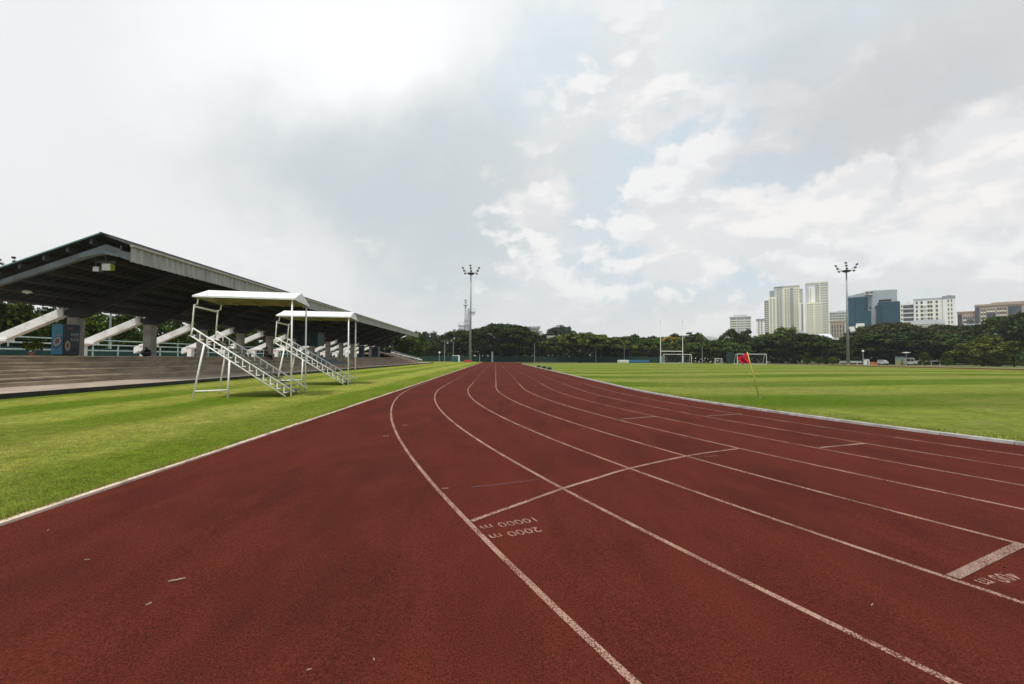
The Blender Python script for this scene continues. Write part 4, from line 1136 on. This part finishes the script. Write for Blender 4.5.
# ================================================================== BUILDINGS
M_CREAM = mat('cream_render', (.87, .85, .69), (.80, .78, .62), .05, .8)
M_GREYR = mat('light_grey_render', (.58, .60, .62), (.50, .52, .54), .05, .8)
M_MIDG = mat('mid_grey_render', (.32, .34, .365), None, .05, .8)
M_WHITER = mat('white_render', (.86, .86, .84), (.76, .76, .75), .06, .8)
M_WIN = mat('window_glass', (.075, .09, .105), (.035, .044, .055), .35, .3, contrast=(.4,.6))
M_WINP = mat('pale_window_glass', (.21, .25, .26), (.13, .16, .17), .30, .4, contrast=(.4,.6))
M_TEALG = mat('teal_curtain_glass', (.020, .090, .135), (.013, .062, .095), .08, .35, spec=.3, contrast=(.3,.7))
M_TEALD = mat('dark_teal_glass', (.013, .050, .078), (.009, .036, .058), .10, .35, spec=.3)
M_PINK = mat('pinkish_stone', (.44, .335, .28), (.36, .275, .23), .05, .8)
M_CONCG = mat('bluegrey_cladding', (.40, .45, .50), (.34, .385, .43), .08, .7)
M_BEIGE = mat('beige_render', (.50, .40, .30), None, .05, .8)
M_PALER = mat('pale_metal_roof', (.62, .64, .67), (.52, .54, .57), .2, .5)

class Building:
    """boxes given in picture columns/rows at distance Y, laid out on a plan that faces the track"""
    def __init__(s, name, label, px0, px1, Y, cat='building', group=None):
        s.Y = Y; pc = (px0+px1)/2; c = at_y(pc, 360, Y)
        s.phi = math.atan2(c.x, c.y); s.c = c; s.pc = pc
        s.t = thing(name, label, cat, (c.x, c.y, -.1), -s.phi, group)
        s.D = math.hypot(c.x, c.y)
    def x(s, px):
        d = ray(px, 360); th = math.atan2(d.x, d.y) - s.phi
        return s.D*math.tan(th)
    def z(s, py):
        d = ray(s.pc, py); return CAMH + d.z/math.hypot(d.x, d.y)*s.D + .1
    def box(s, part, px0, px1, pyt, pyb, y0, dep, m, parent=None, bevel=0):
        z0 = 0 if pyb is None else s.z(pyb)
        return MB().box(s.x(px0), s.x(px1), y0, y0+dep, z0, s.z(pyt)).build(part, m, parent or s.t, bevel=bevel)
    def windows(s, part, px0, px1, pyt, pyb, y0, nx, nz, m, fill=(.7, .6), parent=None, wall=None):
        """rows and columns of panes in projecting frames; one strip of panes per column"""
        x0, x1, z0, z1 = s.x(px0), s.x(px1), s.z(pyb), s.z(pyt)
        for i in range(nx):
            # one stepped profile per strip: glass set back between projecting spandrels
            cx = x0+(x1-x0)*(i+.5)/nx; w = (x1-x0)/nx*fill[0]/2; fh = (z1-z0)/nz; gl = fh*fill[1]
            poly = [(y0+.02, z0)]
            for k in range(nz):
                zb = z0+fh*k
                poly += [(y0-.34, zb), (y0-.34, zb+fh-gl), (y0-.06, zb+fh-gl+.001), (y0-.06, zb+fh-.002)]
            poly.append((y0+.02, z1))
            mb = MB().prism_x(poly, cx-w, cx+w); o = mb.build(part, m, parent or s.t)
            o.data.materials.append(wall or M_CREAM)
            n = len(poly)
            for p in o.data.polygons:
                ys = [o.data.vertices[v].co.y for v in p.vertices]
                p.material_index = 0 if (len(ys) == 4 and max(ys) < y0-.05 and min(ys) > y0-.07) else 1
# --- cream residential towers
b = Building('apartment_tower', 'stepped pale tower with cream wing at the left of the tall cream towers', 765, 784, 470)
b.box('dark_wing', 765, 769.4, 299.7, None, 3, 14, M_MIDG); b.windows('window_strip', 765.4, 769, 301, 342, 3, 1, 20, M_WIN, (.6,.55))
b.box('cream_wing', 769.4, 777.2, 297, None, 0, 18, M_CREAM); b.windows('window_strip', 770.2, 776.4, 299, 342, 0, 2, 20, M_WINP, (.62,.55))
b.box('core', 770.5, 775.5, 289.8, None, 8, 12, M_MIDG)
b.box('grey_wing', 775.2, 783.6, 287.2, None, 4, 16, M_GREYR); b.windows('window_strip', 777.4, 783, 289.5, 342, 4, 2, 26, M_WIN, (.6,.6))
b.box('roof_slab', 774.8, 784, 286.4, 287.2, 3.5, 17, M_MIDG)
b = Building('apartment_tower', 'broad cream and grey residential tower in the middle of the cream tower group', 783, 805, 480)
b.box('wall', 783.4, 800.2, 286.4, None, 0, 20, M_CREAM)
b.windows('window_strip', 785.4, 790.6, 289, 342, 0, 2, 21, M_WINP, (.62,.52)); b.box('grey_recess', 790.9, 794.6, 288, None, -.4, 3, M_MIDG); b.windows('window_strip', 791.4, 794.2, 289, 342, -.4, 1, 27, M_WIN, (.7,.6)); b.windows('window_strip', 795.2, 799.4, 289, 342, 0, 2, 21, M_WINP, (.62,.52))
b.box('side_wing', 800.2, 804.2, 288.6, None, 3, 15, M_GREYR); b.windows('window_strip', 800.6, 804, 290, 342, 3, 1, 27, M_WINP, (.75,.6))
b.box('parapet', 782.8, 800.8, 285.4, 286.4, -.5, 21, M_GREYR)
b.box('low_wing', 799.2, 804.9, 303.8, None, -6, 9, M_WHITER); b.windows('window_strip', 801.6, 804.2, 305, 342, -6, 1, 18, M_WIN, (.75,.7))
b = Building('apartment_tower', 'tallest cream residential tower, standing apart just left of the floodlight', 806, 830, 470)
b.box('wall', 806.4, 829.8, 283, None, 0, 20, M_GREYR); b.box('crown', 806.8, 829.2, 281.8, 283, -.4, 19, M_CREAM)
b.box('white_panel', 810, 816.2, 286.8, None, -1, 3, M_WHITER); b.windows('window_strip', 810.6, 812.6, 288, 340, -1, 1, 25, M_WINP, (.5,.5))
b.box('cream_pier', 820.6, 821.6, 283.2, None, -.8, 2, M_CREAM); b.windows('window_strip', 821.8, 829, 285, 340, 0, 3, 21, M_WINP, (.6,.52)); b.box('cream_pier', 829.2, 830, 283.2, None, -.8, 2, M_CREAM)
b.windows('window_strip', 816.6, 820.4, 285, 303, 0, 2, 9, M_WIN, (.68,.6))
b.box('front_block', 807, 823, 302.8, None, -8, 8.5, M_CREAM); b.windows('window_strip', 807.8, 814.4, 304.5, 340, -8, 3, 14, M_WINP, (.58,.52)); b.windows('window_strip', 815.8, 822.4, 304.5, 340, -8, 3, 14, M_WINP, (.58,.52))
# --- small grey tower, white slab, arched hall
b = Building('apartment_tower', 'short grey-blue tower above the trees, well left of the cream towers', 730, 752, 430)
b.box('wall', 730.2, 751.6, 317, None, 0, 16, M_GREYR); b.box('penthouse', 734, 747.6, 314.6, 317, 3, 10, M_CONCG); b.box('roof_slab', 729.8, 752, 316.3, 317, -.6, 17, M_WHITER)
for q in ((731, 736.5), (738, 740.5), (741.5, 744), (745.5, 751)): b.windows('window_strip', q[0], q[1], 318.4, 340, 0, 2, 9, M_WINP, (.85,.62))
b = Building('apartment_block', 'slim white block with dark cornice between the grey tower and cream towers', 756.5, 765, 450)
b.box('wall', 757, 764.6, 320.2, None, 0, 12, M_WHITER); b.box('cornice', 756.6, 765, 318.8, 320.2, -.6, 13, M_MIDG); b.windows('window_strip', 758, 763.6, 321.5, 342, 0, 2, 8, mat('reddish_window', (.20,.14,.13), None, .3, .3), (.4,.75))
b = Building('arched_hall', 'pale hall with an arched roof peeking between trees above the flag', 750, 760.5, 240)
x0, x1, z0, z1 = b.x(750), b.x(760.5), b.z(341), b.z(336)
arc = [(x0+(x1-x0)*i/16, z0+(z1-z0)*math.sin(PI*i/16)) for i in range(17)]
MB().prism_y([(x0, 0)]+arc+[(x1, 0)], 0, 14).build('wall', M_CONCG, b.t)
MB().prism_y([(x, z+.35) for x, z in arc]+[(x, z+.02) for x, z in reversed(arc)], -.6, 14.6).build('roof', M_PALER, b.t)
b.windows('arched_window', 752, 758.6, 339, 349, 0, 3, 2, M_WINP, (.8,.85))
# --- low roofs
b = Building('low_hall', 'low hall with a pale pitched roof right below the tallest cream tower', 808, 848, 250)
xx0, xx1, xx2 = b.x(808), b.x(833), b.x(849)
b.box('wall', 809, 848, 341, None, .5, 12, M_WHITER)
MB().add([(b.x(806),0,b.z(338.5)),(xx1+.5,0,b.z(338.5)),(b.x(831),8,b.z(333.2)),(b.x(811),8,b.z(333.2)),(b.x(806),16,b.z(338.5)),(xx1+.5,16,b.z(338.5))], [(0,1,2,3),(3,2,5,4),(0,3,4),(1,5,2),(0,4,5,1)]).build('roof', M_PALER, b.t)
MB().box(xx1-2, xx2, -1, 14, b.z(341.3), b.z(338.6)).build('flat_roof', M_PALER, b.t)
b = Building('roof_pavilion', 'tiny white rooftop hut at the foot of the low cream wing', 797.5, 804.5, 250)
b.box('wall', 797.8, 804.2, 331.5, None, 0, 5, M_WHITER); b.box('roof', 797.4, 804.6, 330.2, 331.5, -.4, 6, M_PALER)
b = Building('office_block', 'beige block with dark vertical window bands directly behind the right floodlight pole', 830.5, 846, 420)
b.box('wall', 830.8, 846, 322, None, 0, 14, M_BEIGE); b.windows('window_strip', 831.5, 845.5, 324.5, 337.5, 0, 5, 3, M_WIN, (.5,.94)); b.box('cornice', 830.4, 846.4, 321.2, 322, -.5, 15, M_BEIGE)
b = Building('glass_block', 'pale glazed block seen above the beige block by the floodlight pole', 830, 849, 520)
b.box('wall', 830.2, 849, 311.6, None, 0, 14, M_GREYR); b.windows('window_strip', 830.6, 848.6, 312.6, 323, 0, 6, 4, M_WINP, (.82,.75)); b.box('plant_room', 838, 846, 310.2, 311.6, 3, 8, M_GREYR)
# --- teal glass office
b = Building('office_tower', 'large office block of grey cladding and teal glass right of the floodlight tower', 848, 902, 330)
MB().prism_y([(b.x(849), 0), (b.x(898.8), 0), (b.x(898.8), b.z(291.2)), (b.x(874.5), b.z(290.3)), (b.x(849), b.z(294.4))], 0, 22).build('wall', M_CONCG, b.t)
b.box('roof_rail', 872, 898.6, 290.0, 290.6, 3, .3, M_GREYR)
g1 = b.box('glass_wing', 849, 868.2, 296.6, 327.5, -3.0, 3.2, M_TEALG)
def mullions(px0, px1, pyt, pyb, y0, nz, nx, par):
    mb = MB()
    for k in range(nz+1):
        z = b.z(pyb)+(b.z(pyt)-b.z(pyb))*k/nz; mb.box(b.x(px0), b.x(px1), y0-.08, y0+.02, z-.10, z+.10)
    for k in range(nx+1):
        x = b.x(px0)+(b.x(px1)-b.x(px0))*k/nx; mb.box(x-.06, x+.06, y0-.12, y0+.02, b.z(pyb), b.z(pyt))
    mb.build('mullion', M_TEALD, par)
mullions(849, 868.2, 296.6, 327.5, -3.0, 9, 7, g1)
b.box('dark_recess', 855.7, 857.0, 297.5, 327.5, -3.25, .4, M_TEALD); b.box('dark_recess', 866.0, 869.2, 297.5, 313, -3.3, 3.4, M_TEALD)
g2 = b.box('lower_glass', 866.2, 872.2, 311, 330, -3.6, 3.7, M_TEALG); mullions(866.2, 872.2, 311, 330, -3.6, 6, 3, g2)
g3 = b.box('glass_wing', 879, 901, 303.2, 330, -4.5, 12, M_TEALG); mullions(879, 901, 303.2, 330, -4.5, 7, 12, g3)
b.box('dark_recess', 877.4, 883.6, 306, 330, -4.9, 4.9, M_TEALD)
b.box('dark_opening', 880, 892.6, 300.0, 302.0, -.15, .3, M_BLACK)
for q in (870.2, 875.8): b.box('window', q, q+2.5, 306.4, 309.0, -.15, .3, M_WIN)
sg = b.box('sign_box', 866.4, 874.2, 291.0, 295.0, -3.4, 3.6, mat('pale_sign_face', (.62,.62,.61), None, 1, .5))
zc, hh = b.z(293), (b.z(291)-b.z(295))
mb = MB(); x0 = b.x(867.6)                             # scribbled emblem on the sign: a ring and a short word-like stroke
for i in range(20):
    a0, a1 = 2*PI*i/20, 2*PI*(i+1)/20
    mb.bar((x0+.55+.55*math.cos(a0), -3.45, zc+.85*math.sin(a0)), (x0+.55+.55*math.cos(a1), -3.45, zc+.85*math.sin(a1)), .55, .12, (0,1,0))
mb.box(x0+1.0, x0+3.9, -3.50, -3.42, zc-.35, zc+.25).box(x0+2.7, x0+3.9, -3.51, -3.41, zc+.2, zc+.9)
mb.build('emblem', M_DSTEEL, sg)
b.box('podium', 850.2, 865.4, 326.6, None, -8, 8.5, M_WHITER); b.box('podium', 857, 865.4, 323.6, 326.6, -7.9, 8, M_WHITER); b.box('podium_glass', 849.6, 851.2, 329, None, -8.3, .5, M_TEALG)
# --- white apartment block
b = Building('apartment_block', 'white apartment block with dark windows right of the teal glass office', 901, 957.5, 360)
b.box('wall', 901.4, 915, 302.2, None, 1.5, 14, M_WHITER)
for k in range(5): b.box('balcony_band', 904.4, 914.8, 303.8+4.4*k, 306.6+4.4*k, 1.2, .6, M_WIN)
b.windows('window_strip', 901.8, 904, 303.5, 326, 1.5, 1, 5, M_WIN, (.6,.5)); b.box('roof_hut', 908.6, 911, 300.2, 302.2, 5, 4, M_GREYR)
b.box('wall', 915, 944.2, 299, None, 0, 16, M_WHITER); b.box('parapet', 914.6, 944.4, 298.2, 299, -.4, 17, M_GREYR)
for q0, q1, n in ((917, 919.4, 1), (921.6, 924.6, 1), (928.6, 934.2, 2), (936.8, 939.6, 1)): b.windows('window_strip', q0, q1, 301, 326, 0, n, 6, M_WIN, (.8,.62))
for k in range(6): b.box('balcony', 924.8, 928.2, 304.6+4.0*k, 305.8+4.0*k, -1.2, 1.2, M_WHITER)
b.box('wall', 944.2, 956.8, 299.4, None, -2, 18, M_WHITER); b.windows('window_strip', 948.4, 954.6, 301, 326, -2, 2, 6, M_WIN, (.42,.6))
b.box('dark_roof', 944, 957.2, 297.2, 299.4, -2.4, 18.8, M_MIDG); b.box('plant_room', 948, 953.2, 296, 297.2, 3, 8, M_MIDG)
b = Building('low_hall', 'long low white roof in front of the white apartment block', 911, 946, 270)
b.box('wall', 912.6, 945, 323.5, None, .5, 12, M_WHITER)
xs = [b.x(911.8+ (946-911.8)*i/16) for i in range(17)]
MB().prism_y([(x, b.z(320.4)+ (b.z(319.6)-b.z(321))*.6*math.sin(PI*i/16)) for i, x in enumerate(xs)]+[(xs[-1], b.z(324)), (xs[0], b.z(324))], 0, 14).build('roof', M_PALER, b.t)
# --- pink-brown building
b = Building('office_block', 'pinkish brown stepped building with dark glass panels at the far right', 957, 1030, 350)
b.box('wall', 958.4, 976.4, 311, None, 2, 16, M_PINK); b.box('cornice', 958, 976.6, 309.8, 311, 1.6, 17, M_PINK)
b.box('glass_panel', 959, 963.2, 312.6, None, 1.7, .6, M_WIN); b.windows('window_strip', 964, 975.6, 315.5, 324, 2, 5, 2, M_WIN, (.7,.62)); b.box('glass_panel', 967.6, 974.6, 318.2, None, 1.6, .6, M_WIN)
b.box('wall', 976.4, 1034, 305.4, None, 0, 20, M_PINK); b.box('cornice', 976, 993, 303.8, 305.4, -.6, 21, M_PINK); b.box('cornice', 993, 1034, 302.6, 305.4, -.5, 21, M_PINK)
for q in ((976.6, 981), (988, 997), (1009.8, 1023.4)): b.box('glass_panel', q[0], q[1], 307 if q[0] != 988 else 312.6, None, -.4, .6, M_WIN)
b.windows('window_strip', 982, 987.4, 309, 324, 0, 2, 4, M_WIN, (.6,.6)); b.windows('window_strip', 998.4, 1008.4, 308, 324, 0, 4, 4, M_WIN, (.66,.66)); b.windows('window_strip', 988.4, 996.6, 309, 311.8, 0, 3, 1, M_WIN, (.8,.5))
b = Building('low_building', 'low grey-blue building ending in a white bay with two arched windows', 966, 1002.5, 260)
b.box('wall', 966.4, 995, 324.2, None, 0, 10, mat('greyblue_render', (.36,.42,.48), (.30,.35,.40), .2, .7)); b.box('white_bay', 995, 1002.4, 323, None, -.5, 11, M_WHITER)
for q in (996.3, 999.2):
    x0, x1, z0, z1 = b.x(q), b.x(q+1.9), b.z(329), b.z(326.6)
    MB().prism_y([(x0,z0),(x1,z0),(x1,z1)]+[((x0+x1)/2+(x1-x0)/2*math.cos(PI*i/8), z1+(x1-x0)/2*math.sin(PI*i/8)) for i in range(1, 8)]+[(x0,z1)], -.62, -.45).build('arched_window', M_WIN, b.t)
b.box('roof_edge', 966, 995.2, 323.4, 324.2, -.4, 11, M_PALER)
# --- buildings in the gaps of the wood
b = Building('school_building', 'white building under a thin dark flat roof between the big tree and umbrella tree', 520, 540, 230)
b.box('wall', 523.6, 538.8, 328.8, None, 1, 10, M_WHITER); b.box('roof', 519.6, 539.6, 326.6, 328.6, -1.4, 13, M_CONCG); b.box('fascia', 537.5, 540.0, 326.4, 328.9, -1.7, 1, M_MIDG)
b.windows('window_strip', 525, 538, 331, 345, 1, 5, 3, M_WINP, (.7,.5)); b.box('stair_tower', 539, 542.6, 330.8, None, 0, 5, M_GREYR)
b = Building('school_building', 'small white block below the rounded bluish far tree', 544.5, 556, 228)
b.box('wall', 545, 555.6, 336.6, None, 0, 9, M_WHITER); b.box('roof', 544.6, 556, 335.8, 336.6, -.5, 10, M_PALER); b.windows('window_strip', 546, 555, 338, 344, 0, 3, 1, M_WINP, (.6,.4))
b = Building('low_hall', 'pale hall roof just showing over the trees right of the rugby posts', 696, 720, 230)
b.box('wall', 697, 719, 340, None, .5, 10, M_WHITER)
xs = [b.x(696+24*i/12) for i in range(13)]
MB().prism_y([(x, b.z(338.4)+(b.z(336.4)-b.z(338.4))*math.sin(PI*i/12)) for i, x in enumerate(xs)]+[(xs[-1], b.z(340)), (xs[0], b.z(340))], 0, 12).build('roof', M_PALER, b.t)
b = Building('pavilion', 'low pale hut with a reddish roof behind the platform railing at far left', -8, 27, 47)
b.box('wall', -8, 27, 341, None, 0, 5, M_CONCG); b.box('roof', -9, 28, 338.6, 341, -.5, 6, M_BEIGE); b.windows('window', -4, 24, 343, 350, 0, 4, 1, M_WIN, (.6,.7))
b = Building('far_block', 'reddish roofed block seen through the gap under the roof at extreme left', -20, 18, 120)
b.box('wall', -20, 18, 307, None, 0, 8, M_WHITER); b.box('roof', -21, 19, 303.5, 307, -.6, 9, mat('red_roof_tiles', (.28,.11,.07), None, .8, .8)); b.windows('window', -16, 14, 310, 318, 0, 5, 1, M_WIN, (.6,.6))

# ---- telecommunications tower
Y = 300
b = Building('telecom_tower', 'white telecommunications tower with dish platforms behind the left floodlight pole', 457, 476, Y, 'tower')
X = b.x; Z = b.z; cxm = X(465.6)
sh = MB(); sh.tube([(cxm-.2, 4, 0), (cxm-.2, 4, Z(313.5))], [1.5, 1.1], 10); b_s = sh.build('shaft', M_PALER, b.t)
MB().tube([(X(468.4), 5, 0), (X(468.4), 5, Z(307.5))], [1.0, .7], 8).build('shaft', M_PALER, b.t)
MB().tube([(X(465.1), 4, Z(313.6)), (X(465.1), 4, Z(304)), (X(465.1), 4, Z(298))], [.75, .45, .15], 8).build('mast', M_PALER, b.t)
for py, w in ((299.4, 1.0), (301.6, .9), (304.4, 1.6), (306.6, .7)): MB().lathe([(w*.9, 0), (w, .2), (w, .6), (w*.9, .8)], (X(465.1), 4, Z(py)-.4), 10).build('ring', M_GREYR, b.t)
for p0, p1, py in ((468.5, 475, 311.6), (464, 469.5, 320.6), (457.6, 464.6, 325.4)):
    o = MB().box(X(p0), X(p1), 2.0, 6.5, Z(py)-.5, Z(py)+.3).build('platform', M_CONCG, b.t)
    rl_ = MB()
    for k in range(6):
        x = X(p0)+(X(p1)-X(p0))*k/5; rl_.bar((x, 2.1, Z(py)+.3), (x, 2.1, Z(py)+2.3), .12)
    rl_.bar((X(p0), 2.1, Z(py)+2.3), (X(p1), 2.1, Z(py)+2.3), .12).bar((X(p0), 2.1, Z(py)+1.3), (X(p1), 2.1, Z(py)+1.3), .1); rl_.build('rail', M_PALER, o)
    for k in range(2): MB().lathe([(.05, 0), (.8, .35), (.95, .7)], (0,0,0), 10).build('dish', M_PALER, o, loc=(X(p0)+(X(p1)-X(p0))*(.3+.4*k), 1.6, Z(py)-1.6)).rotation_euler = (PI/2, 0, 0)

# ================================================================== LIGHT, SKY, AIR
SUN_EL, SUN_AZ = 68.0, -150.0            # degrees; azimuth clockwise from the track direction
wd = bpy.data.worlds.new('World'); S.world = wd; wd.use_nodes = True
nt = wd.node_tree; nt.nodes.clear(); L = nt.links.new
out = N(nt, 'ShaderNodeOutputWorld'); bg = N(nt, 'ShaderNodeBackground'); L(bg.outputs[0], out.inputs[0])
STR = 0.12; bg.inputs['Strength'].default_value = STR
sky = N(nt, 'ShaderNodeTexSky', sky_type='NISHITA'); sky.sun_disc = False
sky.sun_elevation = math.radians(SUN_EL); sky.sun_rotation = math.radians(SUN_AZ); sky.dust_density = 3.0; sky.air_density = 1.2
tc = N(nt, 'ShaderNodeTexCoord'); D = tc.outputs['Generated']
sep = N(nt, 'ShaderNodeSeparateXYZ'); L(D, sep.inputs[0])
zz = mathn(nt, 'ADD', mathn(nt, 'MAXIMUM', sep.outputs[2], 0.0), .16)
pl_ = N(nt, 'ShaderNodeCombineXYZ'); L(mathn(nt, 'DIVIDE', sep.outputs[0], zz), pl_.inputs[0]); L(mathn(nt, 'DIVIDE', sep.outputs[1], zz), pl_.inputs[1])
CP = pl_.outputs[0]
wn = N(nt, 'ShaderNodeTexNoise'); wn.inputs['Scale'].default_value = 3.2; wn.inputs['Detail'].default_value = 8; wn.inputs['Roughness'].default_value = .58; L(D, wn.inputs['Vector'])
w1 = N(nt, 'ShaderNodeVectorMath', operation='SUBTRACT'); L(wn.outputs['Color'], w1.inputs[0]); w1.inputs[1].default_value = (.5, .5, .5)
def warped(amp):
    w2 = N(nt, 'ShaderNodeVectorMath', operation='MULTIPLY_ADD'); L(w1.outputs[0], w2.inputs[0]); w2.inputs[1].default_value = (amp,)*3; L(D, w2.inputs[2]); return w2.outputs[0]
WD = warped(.34)
wf = N(nt, 'ShaderNodeTexNoise'); wf.inputs['Scale'].default_value = 9.0; wf.inputs['Detail'].default_value = 9; wf.inputs['Roughness'].default_value = .6; L(D, wf.inputs['Vector'])
wf1 = N(nt, 'ShaderNodeVectorMath', operation='SUBTRACT'); L(wf.outputs['Color'], wf1.inputs[0]); wf1.inputs[1].default_value = (.5, .5, .5)
wf2 = N(nt, 'ShaderNodeVectorMath', operation='MULTIPLY_ADD'); L(wf1.outputs[0], wf2.inputs[0]); wf2.inputs[1].default_value = (.20, .20, .20); L(D, wf2.inputs[2]); WS = wf2.outputs[0]
def blob(px, py, r, edge=.35, vec=None, sx=1.0):
    d = ray(px, py).normalized()
    v = N(nt, 'ShaderNodeVectorMath', operation='SUBTRACT'); L(vec or WD, v.inputs[0]); v.inputs[1].default_value = d
    m = N(nt, 'ShaderNodeVectorMath', operation='MULTIPLY'); L(v.outputs[0], m.inputs[0]); m.inputs[1].default_value = (1/sx, 1, 1)
    l = N(nt, 'ShaderNodeVectorMath', operation='LENGTH'); L(m.outputs[0], l.inputs[0])
    return ramp(nt, l.outputs['Value'], r*edge, r, 1, 0, True)
n1 = noise(nt, CP, .75, 9, .56, .4)
n2 = noise(nt, CP, 2.3, 8, .6, .2)
n3 = noise(nt, D, 7.5, 8, .62, .3)
mx = lambda f, a, b: mixc(nt, f, a, b)
CL_BASE, CL_BLUE, CL_DARK, CL_WARM, CL_WHITE = (.77, .785, .79), (.64, .72, .765), (.585, .64, .665), (.85, .795, .765), (1.06, 1.06, 1.055)
c = mx(ramp(nt, n1, .36, .62, 0, 1, True), CL_BLUE, CL_BASE)
c = mx(ramp(nt, n2, .52, .74, 0, .55, True), c, (.90, .895, .885))
mul = lambda a, b: mathn(nt, 'MULTIPLY', a, b)
for px, py, r, k in ((740, 205, .30, .75), (560, 60, .22, .40), (900, 190, .22, .6), (120, 225, .35, .25)): c = mx(mul(blob(px, py, r), k), c, CL_BLUE)
for px, py, r, k in ((320, 5, .40, .75), (370, 75, .20, .6), (540, -60, .40, .5), (40, -10, .40, .4)): c = mx(mul(blob(px, py, r, .25), k), c, CL_WHITE)
for px, py, r, k, e_, sx in ((400, 210, .25, .85, .15, 1.8), (290, 165, .20, .6, .15, 1.8), (520, 160, .20, .55, .15, 1.5), (440, 235, .14, .4, .2, 1.6)): c = mx(mul(blob(px, py, r, e_, None, sx), k), c, CL_DARK)
for px, py, r, k in ((60, 200, .36, .75), (200, 270, .26, .65), (60, 270, .30, .8), (330, 285, .18, .7)): c = mx(mul(blob(px, py, r), k), c, (.875, .875, .87))
low = ramp(nt, sep.outputs[2], .42, .05, 0, 1, True)
# lit cumulus: billowing density, thresholded crisply; brighter where the cloud thins upward
def vmap(sc, off=(0, 0, 0)):
    m = N(nt, 'ShaderNodeMapping'); m.inputs['Scale'].default_value = sc; m.inputs['Location'].default_value = off; L(D, m.inputs['Vector']); return m.outputs[0]
SCL = (1.0, 1.0, 1.75)
dA = noise(nt, vmap(SCL, (.3, .1, 0)), 5.2, 10, .56, .15)
dB = noise(nt, vmap(SCL, (.3, .1, .045)), 5.2, 10, .56, .15)
shade = ramp(nt, mathn(nt, 'SUBTRACT', dA, dB), -.05, .07, 0, 1, True)
fluff = ramp(nt, noise(nt, D, 22, 6, .6), .35, .65, -.06, .06)
lit = mx(shade, (.76, .775, .785), (.93, .915, .905))
def regions(lst):
    acc = 0.0
    for px, py, r, k, e, sx in lst: acc = mathn(nt, 'MAXIMUM', acc, mul(blob(px, py, r, e, WS, sx), k))
    return acc
# blue gaps behind
c = mx(mul(regions(((750, 200, .26, 1, .4, 1.6), (930, 160, .16, .9, .4, 1.5), (560, 75, .14, .6, .3, 1.3), (880, 220, .16, .9, .4, 1.5))), .95), c, (.61, .72, .785))
zone = regions(((660, 230, .34, .9, .3, 1.6), (900, 215, .36, 1, .3, 1.8), (1010, 190, .25, 1, .3, 1.2), (620, 110, .22, .8, .3, 1.2), (540, 250, .2, .8, .3, 1.6), (1000, 80, .2, .35, .3, 1.5), (280, 260, .2, .3, .3, 1.6)))
dens = mathn(nt, 'ADD', mathn(nt, 'ADD', dA, fluff), mathn(nt, 'MULTIPLY', mathn(nt, 'SUBTRACT', zone, .7), .16))
c = mx(mul(ramp(nt, dens, .450, .545, 0, 1, True), mathn(nt, 'MINIMUM', mul(zone, 1.3), .92)), c, lit)
for px, py, r, k, sx in ((860, 100, .20, .70, 1.8), (1000, 75, .24, .75, 1.4), (800, 145, .14, .35, 1.5)): c = mx(mul(blob(px, py, r, .15, None, sx), k), c, (.605, .62, .635))
puffs = regions(((748, 214, .060, 1.0, .62, 1.4), (850, 205, .075, 1, .6, 1.2), (812, 222, .06, .9, .6, 1.6), (880, 180, .03, .9, .5, .8), (1000, 185, .13, 1, .6, 1.3), (690, 252, .085, .9, .5, 1.5), (540, 205, .08, .7, .4, 1.4), (642, 112, .07, .7, .4, 1.2), (960, 215, .08, .8, .5, 1.6)))
c = mx(puffs, c, mx(shade, (.80, .80, .80), (.95, .915, .89)))
c = mx(mul(ramp(nt, noise(nt, D, 5, 7, .6), .5, .72, 0, 1, True), mul(low, .35)), c, (.68, .71, .73))
c = mx(ramp(nt, sep.outputs[2], .16, .0, 0, .85, True), c, (.79, .785, .78))
c = mx(ramp(nt, sep.outputs[2], 0, -.05, 0, 1), c, (.16, .17, .12))
SKYGAIN = 0.83
g = N(nt, 'ShaderNodeMix', data_type='RGBA', blend_type='MULTIPLY'); g.inputs[0].default_value = 1; L(c, g.inputs[6]); g.inputs[7].default_value = (SKYGAIN/STR,)*3+(1,)
fin = mixc(nt, .05, g.outputs[2], sky.outputs[0])
L(fin, bg.inputs['Color'])

sd = bpy.data.lights.new('sun', 'SUN'); sun = bpy.data.objects.new('sun', sd); C.objects.link(sun)
sd.energy = 2.2; sd.angle = math.radians(9); sd.color = (1.0, .95, .87)
el, az = math.radians(SUN_EL), math.radians(SUN_AZ)
dirv = Vector((math.cos(el)*math.sin(az), math.cos(el)*math.cos(az), math.sin(el)))
sun.rotation_euler = dirv.to_track_quat('Z', 'Y').to_euler(); sun.location = (0, 0, 60)

# air: one even box of thin haze round everything
hz = MB().box(-905, 1005, -305, 1005, -1.2, 110)
M_HAZE = bpy.data.materials.new('haze'); M_HAZE.use_nodes = True; hn = M_HAZE.node_tree; hn.nodes.clear()
ho = N(hn, 'ShaderNodeOutputMaterial'); hv = N(hn, 'ShaderNodeVolumePrincipled'); hn.links.new(hv.outputs[0], ho.inputs['Volume'])
hv.inputs['Color'].default_value = (.86, .90, .95, 1); hv.inputs['Density'].default_value = 0.00020; hv.inputs['Anisotropy'].default_value = .2
USE_HAZE = True
if USE_HAZE:
    ob = hz.build('haze', M_HAZE); tag(ob, 'thin pale haze over the far trees and towers', 'haze', kind='stuff')

vs = S.view_settings
S.display_settings.display_device = 'sRGB'
vs.view_transform = 'Standard'; vs.look = 'None'; vs.gamma = 1.0; vs.use_curve_mapping = False
vs.exposure = 0.34
cy = S.cycles
cy.max_bounces = 6; cy.diffuse_bounces = 3; cy.glossy_bounces = 2; cy.transmission_bounces = 2; cy.volume_bounces = 0; cy.transparent_max_bounces = 6
cy.use_denoising = True
cy.use_adaptive_sampling = True; cy.adaptive_threshold = 0.015
